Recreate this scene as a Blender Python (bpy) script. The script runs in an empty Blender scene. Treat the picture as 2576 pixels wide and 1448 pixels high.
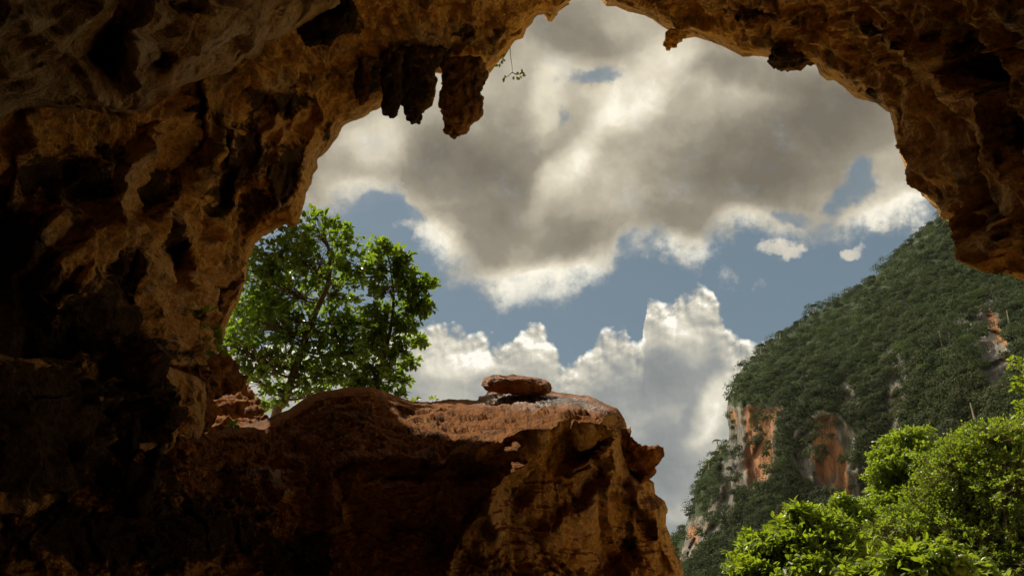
import bpy, math, random
import numpy as np
from mathutils import Vector

# ------------------------------------------------------------------ camera, sky, sun, exposure
S = bpy.context.scene
COL = S.collection
CAM = np.array([0.0, 0.0, 1.6])
PITCH = math.radians(25.0)
W0, H0, F0 = 2576.0, 1448.0, 1717.0          # reference frame in which outlines are written
cam_d = bpy.data.cameras.new('camera'); cam = bpy.data.objects.new('camera', cam_d); COL.objects.link(cam)
cam.location = CAM; cam.rotation_euler = (math.pi/2 + PITCH, 0, 0)
cam_d.sensor_width = 36.0; cam_d.lens = 24.0; cam_d.clip_start = 0.05; cam_d.clip_end = 8000
S.camera = cam
SUN_EL, SUN_AZ = math.radians(54), math.radians(-45.5)     # azimuth from +Y towards +X
SUN = np.array([math.sin(SUN_AZ)*math.cos(SUN_EL), math.cos(SUN_AZ)*math.cos(SUN_EL), math.sin(SUN_EL)])
sl = bpy.data.lights.new('sun', 'SUN'); sl.energy = 5.0; sl.angle = math.radians(0.6); sl.color = (1.0, 0.90, 0.74)
so = bpy.data.objects.new('sun', sl); COL.objects.link(so)
so.rotation_euler = Vector(SUN).to_track_quat('Z', 'Y').to_euler()
S.view_settings.view_transform = 'Standard'; S.view_settings.look = 'None'
S.view_settings.exposure = 0.5; S.view_settings.gamma = 1.0
S.render.engine = 'CYCLES'
S.cycles.max_bounces = 7; S.cycles.diffuse_bounces = 4; S.cycles.glossy_bounces = 2
S.cycles.transmission_bounces = 4; S.cycles.transparent_max_bounces = 4
S.cycles.sample_clamp_indirect = 4.0
S.cycles.use_denoising = True
S.cycles.caustics_reflective = False; S.cycles.caustics_refractive = False

RG = np.array([1.0, 0, 0]); UP = np.array([0, -math.sin(PITCH), math.cos(PITCH)]); FW = np.array([0, math.cos(PITCH), math.sin(PITCH)])

class NB:
    """tiny expression builder for shader node trees"""
    def __init__(s, tree): s.t = tree; s.n = tree.nodes; s.l = tree.links
    def new(s, typ, **kw):
        n = s.n.new(typ)
        for k, v in kw.items(): setattr(n, k, v)
        return n
    def put(s, sock, v):
        if isinstance(v, bpy.types.NodeSocket): s.l.new(v, sock)
        elif v is not None: sock.default_value = v
    def m(s, op, a, b=None, c=None, clamp=False):
        n = s.new('ShaderNodeMath', operation=op, use_clamp=clamp)
        s.put(n.inputs[0], a); s.put(n.inputs[1], b); s.put(n.inputs[2], c); return n.outputs[0]
    def v(s, op, a, b=None, sc=None):
        n = s.new('ShaderNodeVectorMath', operation=op)
        s.put(n.inputs[0], a)
        if b is not None: s.put(n.inputs[1], b)
        if sc is not None: s.put(n.inputs['Scale'], sc)
        return n.outputs['Value'] if op in ('LENGTH', 'DOT_PRODUCT') else n.outputs[0]
    def noise(s, vec, scale, detail=4, rough=0.55, dist=0.0, lac=2.0, out='Fac'):
        n = s.new('ShaderNodeTexNoise')
        s.put(n.inputs['Vector'], vec); s.put(n.inputs['Scale'], scale); s.put(n.inputs['Detail'], detail)
        s.put(n.inputs['Roughness'], rough); s.put(n.inputs['Distortion'], dist); s.put(n.inputs['Lacunarity'], lac)
        return n.outputs[out]
    def smooth(s, x, a, b):
        n = s.new('ShaderNodeMapRange', interpolation_type='SMOOTHSTEP')
        s.put(n.inputs[0], x); s.put(n.inputs[1], a); s.put(n.inputs[2], b); return n.outputs[0]
    def lin(s, x, a, b, c, d):
        n = s.new('ShaderNodeMapRange'); s.put(n.inputs[0], x)
        for i, q in enumerate((a, b, c, d)): s.put(n.inputs[i+1], q)
        return n.outputs[0]
    def mix(s, f, a, b, mode='MIX'):
        n = s.new('ShaderNodeMix', data_type='RGBA', blend_type=mode)
        s.put(n.inputs[0], f)
        s.put(n.inputs[6], a if isinstance(a, bpy.types.NodeSocket) else (*a, 1)); s.put(n.inputs[7], b if isinstance(b, bpy.types.NodeSocket) else (*b, 1))
        return n.outputs[2]
    def ramp(s, x, stops, interp='LINEAR'):
        n = s.new('ShaderNodeValToRGB'); s.put(n.inputs[0], x); e = n.color_ramp.elements; n.color_ramp.interpolation = interp
        while len(e) < len(stops): e.new(0.5)
        for q, (p, c) in zip(e, stops): q.position = p; q.color = (*c, 1) if len(c) == 3 else c
        return n.outputs[0]
    def attr(s, name, out='Fac'):
        return s.new('ShaderNodeAttribute', attribute_name=name).outputs[out]
    def mapping(s, vec, loc=(0, 0, 0), rot=(0, 0, 0), scale=(1, 1, 1), typ='POINT'):
        n = s.new('ShaderNodeMapping', vector_type=typ); s.put(n.inputs[0], vec)
        n.inputs['Location'].default_value = loc; n.inputs['Rotation'].default_value = rot; n.inputs['Scale'].default_value = scale
        return n.outputs[0]
    def comb(s, x, y, z=0.0):
        n = s.new('ShaderNodeCombineXYZ'); s.put(n.inputs[0], x); s.put(n.inputs[1], y); s.put(n.inputs[2], z); return n.outputs[0]
    def curve(s, x, pts):
        n = s.new('ShaderNodeFloatCurve'); c = n.mapping.curves[0]
        n.mapping.use_clip = False
        n.mapping.extend = 'HORIZONTAL'
        while len(c.points) < len(pts): c.points.new(0.5, 0.5)
        for q, (a, b) in zip(c.points, pts): q.location = (a, b); q.handle_type = 'AUTO_CLAMPED'
        n.mapping.update(); s.put(n.inputs['Value'], x); return n.outputs[0]

def build_world():
    w = bpy.data.worlds.new('World'); S.world = w; w.use_nodes = True
    t = w.node_tree; t.nodes.clear(); B = NB(t)
    out = B.new('ShaderNodeOutputWorld'); bg = B.new('ShaderNodeBackground'); t.links.new(bg.outputs[0], out.inputs[0])
    sky = B.new('ShaderNodeTexSky', sky_type='NISHITA'); sky.sun_disc = False
    sky.sun_elevation = SUN_EL; sky.sun_rotation = SUN_AZ; sky.altitude = 100; sky.air_density = 1.2; sky.dust_density = 1.5
    d = B.new('ShaderNodeTexCoord').outputs['Generated']
    fw = B.m('MAXIMUM', B.v('DOT_PRODUCT', d, tuple(FW)), 0.12)
    # bearing / height coordinates of the cloud field, fixed to the world's compass
    px = B.m('MULTIPLY_ADD', B.m('DIVIDE', B.v('DOT_PRODUCT', d, tuple(RG)), fw), F0/1000, 1.288)
    py = B.m('MULTIPLY_ADD', B.m('DIVIDE', B.v('DOT_PRODUCT', d, tuple(UP)), fw), -F0/1000, 0.724)
    p = B.comb(px, py, 0.0)
    # warp
    wv = B.v('SUBTRACT', B.noise(p, 2.6, 5, 0.6, out='Color'), (0.5, 0.5, 0.5))
    pw = B.v('ADD', p, B.v('SCALE', wv, sc=0.16))
    wv2 = B.v('SUBTRACT', B.noise(p, 8.0, 8, 0.66, out='Color'), (0.5, 0.5, 0.5))
    pf = B.v('ADD', pw, B.v('SCALE', wv2, sc=0.13))
    sep = B.new('ShaderNodeSeparateXYZ'); B.put(sep.inputs[0], pf); qx, qy = sep.outputs[0], sep.outputs[1]
    def ell(cx, cy, rx, ry, rot=0, vec=pw):
        q = B.mapping(vec, (cx/1000, cy/1000, 0), (0, 0, math.radians(rot)), (rx/1000, ry/1000, 1), 'TEXTURE')
        return B.m('MAXIMUM', B.m('SUBTRACT', 1.0, B.v('LENGTH', q)), 0.0)
    def ell_s(*a, **k): return B.smooth(ell(*a, **k), 0.0, 0.75)
    def total(items, vec):
        acc = None
        for (amp, *e) in items:
            x = B.m('MULTIPLY', ell_s(*e, vec=vec), amp)
            acc = x if acc is None else B.m('ADD', acc, x)
        return acc
    nx = B.m('DIVIDE', qx, 2.6)
    # lower rim of the high cloud deck and upper rim of the cumulus bank, as heights over bearing
    deck = [(0, .62), (640, .60), (770, .56), (860, .535), (1000, .505), (1030, .60), (1100, .665), (1200, .72), (1320, .75), (1430, .735), (1520, .70), (1600, .625), (1650, .63), (1720, .69), (1800, .635), (1900, .60), (2050, .60), (2200, .60), (2370, .55), (2600, .50)]
    bank = [(0, .86), (900, .86), (1030, .80), (1110, .795), (1200, .825), (1280, .85), (1330, .80), (1390, .845), (1425, .90), (1480, .855), (1560, .82), (1612, .85), (1622, .74), (1680, .76), (1725, .712), (1770, .715), (1812, .77), (1835, .82), (1912, .862), (2000, .93), (2300, 1.0), (2600, 1.0)]
    yd = B.curve(nx, [(a/2600, b) for a, b in deck])
    sx = B.new('ShaderNodeSeparateXYZ')
    bil = B.m('ABSOLUTE', B.m('SUBTRACT', B.noise(p, 14, 3, 0.5), 0.5))
    bil2 = B.m('ABSOLUTE', B.m('SUBTRACT', B.noise(p, 34, 3, 0.5), 0.5))
    pc = B.v('ADD', p, B.v('SCALE', B.v('SUBTRACT', B.noise(p, 16, 4, 0.6, out='Color'), (0.5, 0.5, 0.5)), sc=0.03))
    B.put(sx.inputs[0], pc)
    def puff(pp):
        q = B.v('ADD', pp, B.v('SCALE', B.v('SUBTRACT', B.noise(pp, 18, 4, 0.6, out='Color'), (0.5, 0.5, 0.5)), sc=0.04))
        v = B.new('ShaderNodeTexVoronoi', feature='SMOOTH_F1'); B.put(v.inputs['Vector'], q); v.inputs['Scale'].default_value = 19; v.inputs['Smoothness'].default_value = 0.35
        v2 = B.new('ShaderNodeTexVoronoi', feature='SMOOTH_F1'); B.put(v2.inputs['Vector'], q); v2.inputs['Scale'].default_value = 58; v2.inputs['Smoothness'].default_value = 0.3
        return B.m('MULTIPLY_ADD', v2.outputs['Distance'], 0.4, v.outputs['Distance'])
    yb = B.curve(B.m('DIVIDE', sx.outputs[0], 2.6), [(a/2600, b) for a, b in bank])
    n_big = B.noise(pw, 3.6, 8, 0.58); n_fine = B.noise(p, 9, 9, 0.66)
    holes = total([(-1.3, 985, 545, 75, 70, 10), (-.9, 960, 505, 90, 40, -25), (-.95, 2150, 465, 115, 68, -45), (-.7, 2010, 535, 85, 36, 0), (-.72, 1500, 200, 120, 36, -14), (-.5, 1410, 305, 26, 32, 20), (-.6, 2090, 560, 60, 30, -20), (-.5, 1590, 615, 60, 40, -40)], pf)
    hi = B.m('DIVIDE', B.m('SUBTRACT', yd, qy), 0.075)
    hi = B.m('MINIMUM', hi, 1.35)
    hi = B.m('ADD', hi, B.m('MULTIPLY', B.m('SUBTRACT', n_fine, 0.5), 3.0))
    small = total([(1.2, 1965, 630, 105, 36, -6), (1.0, 2150, 645, 60, 26, -20), (.8, 2250, 560, 120, 60, -15), (.5, 1000, 570, 60, 30, 0)], pf)
    small = B.m('ADD', small, B.m('MULTIPLY', B.m('SUBTRACT', n_fine, 0.60), 3.2))
    a_hi = B.smooth(hi, -0.45, 1.15)
    gap = B.smooth(B.m('ADD', B.m('MULTIPLY', holes, -1.5), B.m('MULTIPLY', B.m('SUBTRACT', n_fine, 0.5), 3.2)), 0.1, 1.35)
    a_hi = B.m('MULTIPLY', a_hi, B.m('SUBTRACT', 1.0, B.m('MULTIPLY', gap, 0.85)))
    a_sm = B.smooth(small, 0.0, 0.7)
    lo = B.m('DIVIDE', B.m('SUBTRACT', sx.outputs[1], yb), 0.020)
    lo = B.m('ADD', lo, B.m('MULTIPLY', B.m('SUBTRACT', 0.62, puff(p)), 2.6))
    a_lo = B.smooth(lo, 0.2, 1.5)
    # deck brightness: thin parts glow, thick parts are grey
    br = total([(-.30, 1240, 490, 210, 150, -20), (-.4, 1880, 400, 300, 170, -10), (-.35, 1440, 90, 170, 90, 20), (-.35, 2120, 280, 260, 120, 10), (-.35, 1130, 400, 190, 110, 0), (-.25, 1480, 590, 200, 90, 0), (-.25, 1900, 180, 240, 60, 8), (-.2, 1700, 560, 200, 60, 10),
                (.40, 1600, 225, 190, 110, -35), (.30, 1440, 400, 220, 60, -50), (.25, 1690, 110, 130, 80, -20), (.2, 940, 360, 150, 70, 0), (.40, 1090, 610, 100, 90, 45), (.36, 1380, 700, 260, 70, 0), (.24, 1740, 640, 120, 70, 0), (.34, 2250, 540, 170, 70, -20), (.28, 1380, 250, 60, 150, 10), (.2, 900, 470, 130, 50, 0), (.25, 1850, 550, 160, 50, -10)], pw)
    br = B.m('ADD', br, B.m('MULTIPLY', B.m('SUBTRACT', n_big, 0.5), 1.3))
    br = B.m('ADD', br, B.m('MULTIPLY', B.m('SUBTRACT', n_fine, 0.5), 0.7))
    br = B.m('ADD', br, 0.46)
    rim = B.m('MULTIPLY', B.m('SUBTRACT', 1.0, B.smooth(hi, 0.3, 1.7)), 0.26)
    br = B.m('ADD', br, rim, clamp=True)
    c_hi = B.ramp(br, [(0, (.150, .130, .098)), (.33, (.25, .22, .165)), (.62, (.45, .40, .305)), (.86, (.70, .63, .49)), (1, (.92, .86, .71))])
    # cumulus bank: billows lit along their upper rims, blue grey below
    p_up = B.v('ADD', p, (0.007, -0.012, 0))
    b1 = B.noise(p, 9, 7, 0.62); b2 = B.noise(p_up, 9, 7, 0.62)
    depth = B.m('DIVIDE', B.m('SUBTRACT', py, yb), 0.16)
    rel = B.m('ADD', B.m('MULTIPLY', B.m('SUBTRACT', b1, b2), 1.7), B.m('MULTIPLY', B.m('SUBTRACT', puff(p_up), puff(p)), B.lin(depth, 0.0, 0.8, 1.05, 0.15)))
    rel = B.m('MULTIPLY', rel, B.m('SUBTRACT', 1.0, B.m('MULTIPLY', B.smooth(depth, 0.15, 1.3), 0.72)))
    lb = B.m('SUBTRACT', 0.86, B.m('MULTIPLY', B.m('MINIMUM', B.m('MAXIMUM', depth, 0.0), 1.0), 0.42))
    patch = total([(.45, 1800, 1030, 60, 150, 25), (.30, 1720, 880, 100, 60, 30), (-.25, 1640, 960, 130, 110, 0), (.3, 1150, 900, 170, 60, 0), (-.15, 1250, 930, 100, 40, 0), (.25, 1360, 850, 60, 50, 0), (-.3, 1760, 1060, 50, 60, 0), (-.25, 1690, 1150, 130, 120, 0), (.25, 1700, 1290, 60, 40, 0), (.2, 1600, 880, 50, 60, 0), (-.2, 1700, 790, 45, 70, 10)], pw)
    lb = B.m('ADD', lb, patch); lb = B.m('ADD', lb, rel)
    lb = B.m('ADD', lb, B.m('MULTIPLY', B.m('SUBTRACT', B.noise(pw, 5, 6, 0.55), 0.5), 1.0), clamp=True)
    c_lo = B.ramp(lb, [(0, (.17, .185, .19)), (.35, (.27, .28, .27)), (.65, (.48, .455, .38)), (.9, (.74, .69, .57)), (1, (.92, .89, .79))])
    c_sm = B.mix(B.smooth(small, 0.1, 1.2), (.42, .42, .40), (.60, .55, .45))
    nish = B.v('SCALE', sky.outputs[0], sc=0.085)
    blue = B.mix(0.82, nish, (.126, .180, .216))
    c = B.mix(a_sm, blue, c_sm)
    c = B.mix(a_hi, c, c_hi)
    c = B.mix(B.m('MULTIPLY', a_lo, 0.97), c, c_lo)
    # away from the modelled quarter of the sky: plain broken cloud, brighter round the veiled sun
    ff = B.smooth(B.v('DOT_PRODUCT', d, tuple(FW)), 0.25, 0.5)
    rest = B.mix(0.75, nish, (.85, .78, .64))
    c = B.mix(ff, rest, c)
    glow = B.smooth(B.v('DOT_PRODUCT', d, tuple(SUN)), 0.90, 1.0)
    c = B.mix(1.0, c, B.mix(glow, (1, 1, 1), (4.0, 3.8, 3.4)), 'MULTIPLY')
    B.put(bg.inputs[0], c); bg.inputs[1].default_value = 0.80
    w.cycles.sampling_method = 'MANUAL'; w.cycles.sample_map_resolution = 1024
build_world()

# ------------------------------------------------------------------ numeric helpers
def ray(px, py):
    px = np.asarray(px, float); py = np.asarray(py, float)
    d = FW[None] + ((px-W0/2)/F0).reshape(-1, 1)*RG[None] + ((H0/2-py)/F0).reshape(-1, 1)*UP[None]
    return d/np.linalg.norm(d, axis=1, keepdims=True)
def at(px, py, r):
    return CAM + ray([px], [py])[0]*r
def at_y(px, py, y):
    d = ray([px], [py])[0]; return CAM + d*(y/d[1])
_rs = np.random.RandomState(7)
_perm = _rs.permutation(256).astype(np.int32); _perm = np.concatenate([_perm, _perm, _perm])
_g = _rs.normal(size=(256, 3)); _g = (_g/np.linalg.norm(_g, axis=1, keepdims=True)).astype(np.float32)
def pn(p, seed=0):
    p = np.asarray(p, np.float32) + seed*17.31
    i = np.floor(p).astype(np.int32); f = p-i; u = f*f*f*(f*(f*6-15)+10); i &= 255
    r = 0
    for dx in (0, 1):
        wx = u[:, 0] if dx else 1-u[:, 0]
        a = _perm[(i[:, 0]+dx) & 255]
        for dy in (0, 1):
            wy = u[:, 1] if dy else 1-u[:, 1]
            b = _perm[a+((i[:, 1]+dy) & 255)]
            for dz in (0, 1):
                wz = u[:, 2] if dz else 1-u[:, 2]
                g = _g[_perm[b+((i[:, 2]+dz) & 255)]]
                r = r + wx*wy*wz*(g[:, 0]*(f[:, 0]-dx)+g[:, 1]*(f[:, 1]-dy)+g[:, 2]*(f[:, 2]-dz))
    return r*1.5
def fbm(p, oct=4, gain=0.5, seed=0, kind=None):
    a, s, r = 1.0, 0.0, 0
    q = np.asarray(p, np.float32)
    for k in range(oct):
        n = pn(q, seed+k)
        if kind == 'ridge': n = 1-2*np.abs(n)*1.4
        elif kind == 'billow': n = 2*np.abs(n)*1.4-0.6
        r = r+a*n; s += a; a *= gain; q = q*2.03
    return r/s
def facets(p, freq, aniso=(1, 1, 1), seed=0, slope=1.0):
    """broken rock: every cell of a jittered lattice carries its own tilted plane; returns (plane height, crack 0..1)"""
    q = (np.asarray(p, np.float32)*freq*np.array(aniso, np.float32)).astype(np.float32)+seed*7.7
    i = np.floor(q).astype(np.int32); f1 = np.full(len(q), 9e9, np.float32); f2 = f1.copy(); h = np.zeros(len(q), np.float32)
    for dx in (-1, 0, 1):
        for dy in (-1, 0, 1):
            for dz in (-1, 0, 1):
                c = i+np.array([dx, dy, dz], np.int32); k = _perm[_perm[_perm[c[:, 0] & 255]+(c[:, 1] & 255)]+(c[:, 2] & 255)]
                o = _g[k]*.42+.5; v = q-(c+o); d = (v*v).sum(1); g = _g[(k*7+31) & 255]
                n = (v*g).sum(1)*slope+g[:, 0]*.45; m = d < f1
                f2 = np.where(m, f1, np.minimum(f2, d)); h = np.where(m, n, h); f1 = np.where(m, d, f1)
    return h/freq, 1-np.clip((np.sqrt(f2)-np.sqrt(f1))*5, 0, 1)
def sstep(x, a, b):
    t = np.clip((x-a)/(b-a), 0, 1); return t*t*(3-2*t)
def tps(ctrl):
    c = np.array(ctrl, float); P = c[:, :2]/1000; n = len(P)
    def U(r2): return 0.5*r2*np.log(r2+1e-12)
    K = U(((P[:, None]-P[None])**2).sum(-1)) + 1e-4*np.eye(n)
    Q = np.hstack([np.ones((n, 1)), P]); A = np.zeros((n+3, n+3)); A[:n, :n] = K; A[:n, n:] = Q; A[n:, :n] = Q.T
    s = np.linalg.solve(A, np.concatenate([c[:, 2], np.zeros(3)]))
    def f(x, y):
        q = np.stack([x, y], 1)/1000; r = s[n]+q@s[n+1:]
        for k in range(n): r = r+s[k]*U(((q-P[k])**2).sum(1))
        return r
    return f
def resample(poly, step=None, jit=0, seed=0):
    return np.array(poly, float)
def sdist(X, Y, poly):
    """signed distance (positive inside) and nearest point"""
    P = np.array(poly, float); n = len(P)
    best = np.full(X.shape, 1e18); bx = np.zeros_like(X); by = np.zeros_like(X); ins = np.zeros(X.shape, bool)
    for k in range(n):
        a = P[k]; b = P[(k+1) % n]; e = b-a; L = e@e
        if L < 1e-9: continue
        t = np.clip(((X-a[0])*e[0]+(Y-a[1])*e[1])/L, 0, 1); cx = a[0]+t*e[0]; cy = a[1]+t*e[1]
        d = (X-cx)**2+(Y-cy)**2; m = d < best
        best = np.where(m, d, best); bx = np.where(m, cx, bx); by = np.where(m, cy, by)
        c = (a[1] > Y) != (b[1] > Y)
        ins ^= c & (X < (b[0]-a[0])*(Y-a[1])/(b[1]-a[1]+1e-12)+a[0])
    d = np.sqrt(best); return np.where(ins, d, -d), bx, by
def polyline_d(X, Y, pts):
    P = np.array(pts, float); best = np.full(X.shape, 1e18); side = np.zeros_like(X)
    for k in range(len(P)-1):
        a = P[k, :2]; e = P[k+1, :2]-a; L = e@e+1e-9
        t = np.clip(((X-a[0])*e[0]+(Y-a[1])*e[1])/L, 0, 1)
        d = (X-a[0]-t*e[0])**2+(Y-a[1]-t*e[1])**2; m = d < best
        best = np.where(m, d, best); side = np.where(m, np.sign(e[0]*(Y-a[1])-e[1]*(X-a[0])), side)
    return np.sqrt(best), side
def normals(V, Fq):
    n = np.cross(V[Fq[:, 2]]-V[Fq[:, 0]], V[Fq[:, 3]]-V[Fq[:, 1]])
    N = np.zeros_like(V)
    for k in range(4): np.add.at(N, Fq[:, k], n)
    return N/(np.linalg.norm(N, axis=1, keepdims=True)+1e-12)
def mesh_obj(name, V, F, mat, parent=None, attrs=None, smooth=True, loc=None):
    V = np.asarray(V, np.float32)
    if loc is not None: V = V-np.asarray(loc, np.float32)
    me = bpy.data.meshes.new(name); F = np.asarray(F, np.int32); k = F.shape[1]
    me.vertices.add(len(V)); me.vertices.foreach_set('co', V.ravel())
    me.loops.add(F.size); me.loops.foreach_set('vertex_index', F.ravel())
    me.polygons.add(len(F)); me.polygons.foreach_set('loop_start', np.arange(0, F.size, k, dtype=np.int32))
    me.polygons.foreach_set('loop_total', np.full(len(F), k, np.int32))
    me.update(calc_edges=True)
    me.polygons.foreach_set('use_smooth', np.full(len(F), smooth))
    for nm, a in (attrs or {}).items():
        at_ = me.attributes.new(nm, 'FLOAT', 'POINT'); at_.data.foreach_set('value', np.asarray(a, np.float32))
    me.materials.append(mat); o = bpy.data.objects.new(name, me); COL.objects.link(o)
    if parent is not None: o.parent = parent
    elif loc is not None: o.location = loc
    return o
def tag(o, label, cat, group=None, kind=None):
    if label: o['label'] = label
    if cat: o['category'] = cat
    if group: o['group'] = group
    if kind: o['kind'] = kind
    return o
def empty(name, loc):
    o = bpy.data.objects.new(name, None); COL.objects.link(o); o.location = loc; return o

# ------------------------------------------------------------------ materials
def mat(name):
    m = bpy.data.materials.new(name); m.use_nodes = True; t = m.node_tree; t.nodes.clear()
    B = NB(t); out = B.new('ShaderNodeOutputMaterial'); return m, B, out
def rock_mat(name, base, warm, pale, dark, stain_amt=0.5, wet=0.0, scale=1.0, bump=0.85, dust=None):
    m, B, out = mat(name)
    co = B.new('ShaderNodeTexCoord').outputs['Object']; geo = B.new('ShaderNodeNewGeometry')
    co = geo.outputs['Position']
    cs = B.mapping(co, scale=(1, 1, 0.35))
    n1 = B.noise(co, 0.55*scale, 6, 0.6, 0.6); n2 = B.noise(co, 2.3*scale, 6, 0.62, 0.4); n3 = B.noise(cs, 1.1*scale, 7, 0.65, 1.2)
    n4 = B.noise(co, 14*scale, 5, 0.6); n5 = B.noise(co, 45*scale, 3, 0.6); n6 = B.noise(co, 5.5*scale, 7, 0.68)
    c = B.mix(B.smooth(n1, 0.40, 0.62), base, warm)
    c = B.mix(B.m('MULTIPLY', B.smooth(n2, 0.52, 0.70), 0.55), c, pale)
    c = B.mix(B.attr('pale'), c, pale)
    if dust:
        sp = B.new('ShaderNodeSeparateXYZ'); B.put(sp.inputs[0], geo.outputs['Normal'])
        c = B.mix(B.smooth(B.m('ADD', sp.outputs[2], B.m('MULTIPLY', B.m('SUBTRACT', n2, 0.5), .6)), 0.15, 0.6), c, dust)
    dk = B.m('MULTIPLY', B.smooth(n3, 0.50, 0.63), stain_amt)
    dk2 = B.m('MULTIPLY', B.smooth(B.m('ADD', B.attr('stain_shade'), B.m('ADD', B.m('MULTIPLY', B.m('SUBTRACT', n3, 0.5), 1.7), B.m('MULTIPLY', B.m('SUBTRACT', n6, 0.5), 1.5))), 0.38, 0.72), 0.92)  # mask holds real stains and shade painted into the colour
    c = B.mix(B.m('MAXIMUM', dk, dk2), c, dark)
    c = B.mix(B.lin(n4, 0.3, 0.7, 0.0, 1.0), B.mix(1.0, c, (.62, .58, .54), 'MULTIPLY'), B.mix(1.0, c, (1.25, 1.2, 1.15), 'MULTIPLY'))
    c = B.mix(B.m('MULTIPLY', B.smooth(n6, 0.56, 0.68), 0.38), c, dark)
    pr = B.new('ShaderNodeBsdfPrincipled'); B.put(pr.inputs['Base Color'], c)
    rg = B.lin(n4, 0.3, 0.7, 0.72, 0.95)
    if wet: rg = B.mix(B.m('MULTIPLY', B.attr('wet'), B.smooth(n2, 0.35, 0.6)), B.comb(rg, rg, rg), (.22, .22, .22))
    B.put(pr.inputs['Roughness'], rg); B.put(pr.inputs['Specular IOR Level'], B.m('MULTIPLY_ADD', B.attr('wet'), .45, .08))
    h = B.m('ADD', B.m('MULTIPLY', n4, 1.0), B.m('MULTIPLY', n5, 0.6))
    h = B.m('SUBTRACT', h, B.m('MULTIPLY', B.smooth(n6, 0.54, 0.66), 0.7))
    h = B.m('ADD', h, B.m('MULTIPLY', n2, 1.2))
    bp = B.new('ShaderNodeBump'); bp.inputs['Strength'].default_value = bump; bp.inputs['Distance'].default_value = 0.09/scale
    B.put(bp.inputs['Height'], h); B.put(pr.inputs['Normal'], bp.outputs[0])
    B.l.new(pr.outputs[0], out.inputs[0]); return m
M_CAVE = rock_mat('cave_limestone', (.66, .40, .135), (.70, .40, .105), (.68, .54, .36), (.040, .027, .015), 0.6)
M_SLAB = rock_mat('pale_limestone', (.50, .38, .23), (.52, .33, .15), (.66, .56, .41), (.05, .035, .02), 0.45)
M_LEDGE = rock_mat('ledge_limestone', (.60, .37, .115), (.68, .38, .10), (.62, .46, .27), (.024, .016, .009), 0.5, wet=1.0, bump=0.9, dust=(.26, .098, .016))
M_BOULDER = rock_mat('boulder_limestone', (.38, .16, .034), (.44, .19, .040), (.42, .22, .07), (.04, .026, .015), 0.5, wet=1.0, bump=0.9, dust=(.30, .112, .018))
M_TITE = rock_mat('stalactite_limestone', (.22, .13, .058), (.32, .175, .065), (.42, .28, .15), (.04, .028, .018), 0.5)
M_FLOOR = rock_mat('cave_floor_clay', (.42, .33, .20), (.46, .32, .18), (.50, .42, .30), (.12, .09, .06), 0.3)
def leaf_mat(name, c0, c1, trans, tmix=0.42, rough=0.38, young=None, spec=.5, hue=None):
    m, B, out = mat(name)
    tint = B.attr('tint'); c = B.mix(tint, c0, c1)
    if hue: c = B.mix(B.m('MULTIPLY', B.attr('hue'), .8), c, hue)
    if young: c = B.mix(B.smooth(tint, 0.88, 1.0), c, young)
    pr = B.new('ShaderNodeBsdfPrincipled'); B.put(pr.inputs['Base Color'], c); pr.inputs['Roughness'].default_value = rough
    pr.inputs['Specular IOR Level'].default_value = spec
    tr = B.new('ShaderNodeBsdfTranslucent'); B.put(tr.inputs[0], B.mix(tint, tuple(x*0.6 for x in trans), trans))
    mx = B.new('ShaderNodeMixShader'); mx.inputs[0].default_value = tmix
    B.l.new(pr.outputs[0], mx.inputs[1]); B.l.new(tr.outputs[0], mx.inputs[2]); B.l.new(mx.outputs[0], out.inputs[0]); return m
M_LEAF = leaf_mat('glossy_leaf', (.030, .065, .011), (.085, .150, .018), (.28, .43, .024), 0.5, 0.34, young=(.24, .25, .03))
M_LEAF2 = leaf_mat('bright_leaf', (.050, .100, .014), (.12, .185, .018), (.36, .48, .022), 0.5, 0.35, young=(.30, .30, .04))
M_FOREST = leaf_mat('forest_leaf', (.007, .017, .005), (.054, .078, .016), (.08, .14, .02), 0.25, 0.7, spec=.12, hue=(.062, .062, .030))
def bark_mat(name, a, b):
    m, B, out = mat(name); geo = B.new('ShaderNodeNewGeometry').outputs['Position']
    n = B.noise(B.mapping(geo, scale=(1, 1, .3)), 9, 5, 0.6, 0.5)
    pr = B.new('ShaderNodeBsdfPrincipled'); B.put(pr.inputs['Base Color'], B.mix(n, a, b)); pr.inputs['Roughness'].default_value = 0.85
    bp = B.new('ShaderNodeBump'); bp.inputs['Strength'].default_value = 0.5; bp.inputs['Distance'].default_value = 0.02
    B.put(bp.inputs['Height'], n); B.put(pr.inputs['Normal'], bp.outputs[0]); B.l.new(pr.outputs[0], out.inputs[0]); return m
M_BARK = bark_mat('bark', (.05, .032, .018), (.17, .11, .06))
M_PBARK = bark_mat('pale_bark', (.16, .14, .11), (.34, .30, .24))
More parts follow.
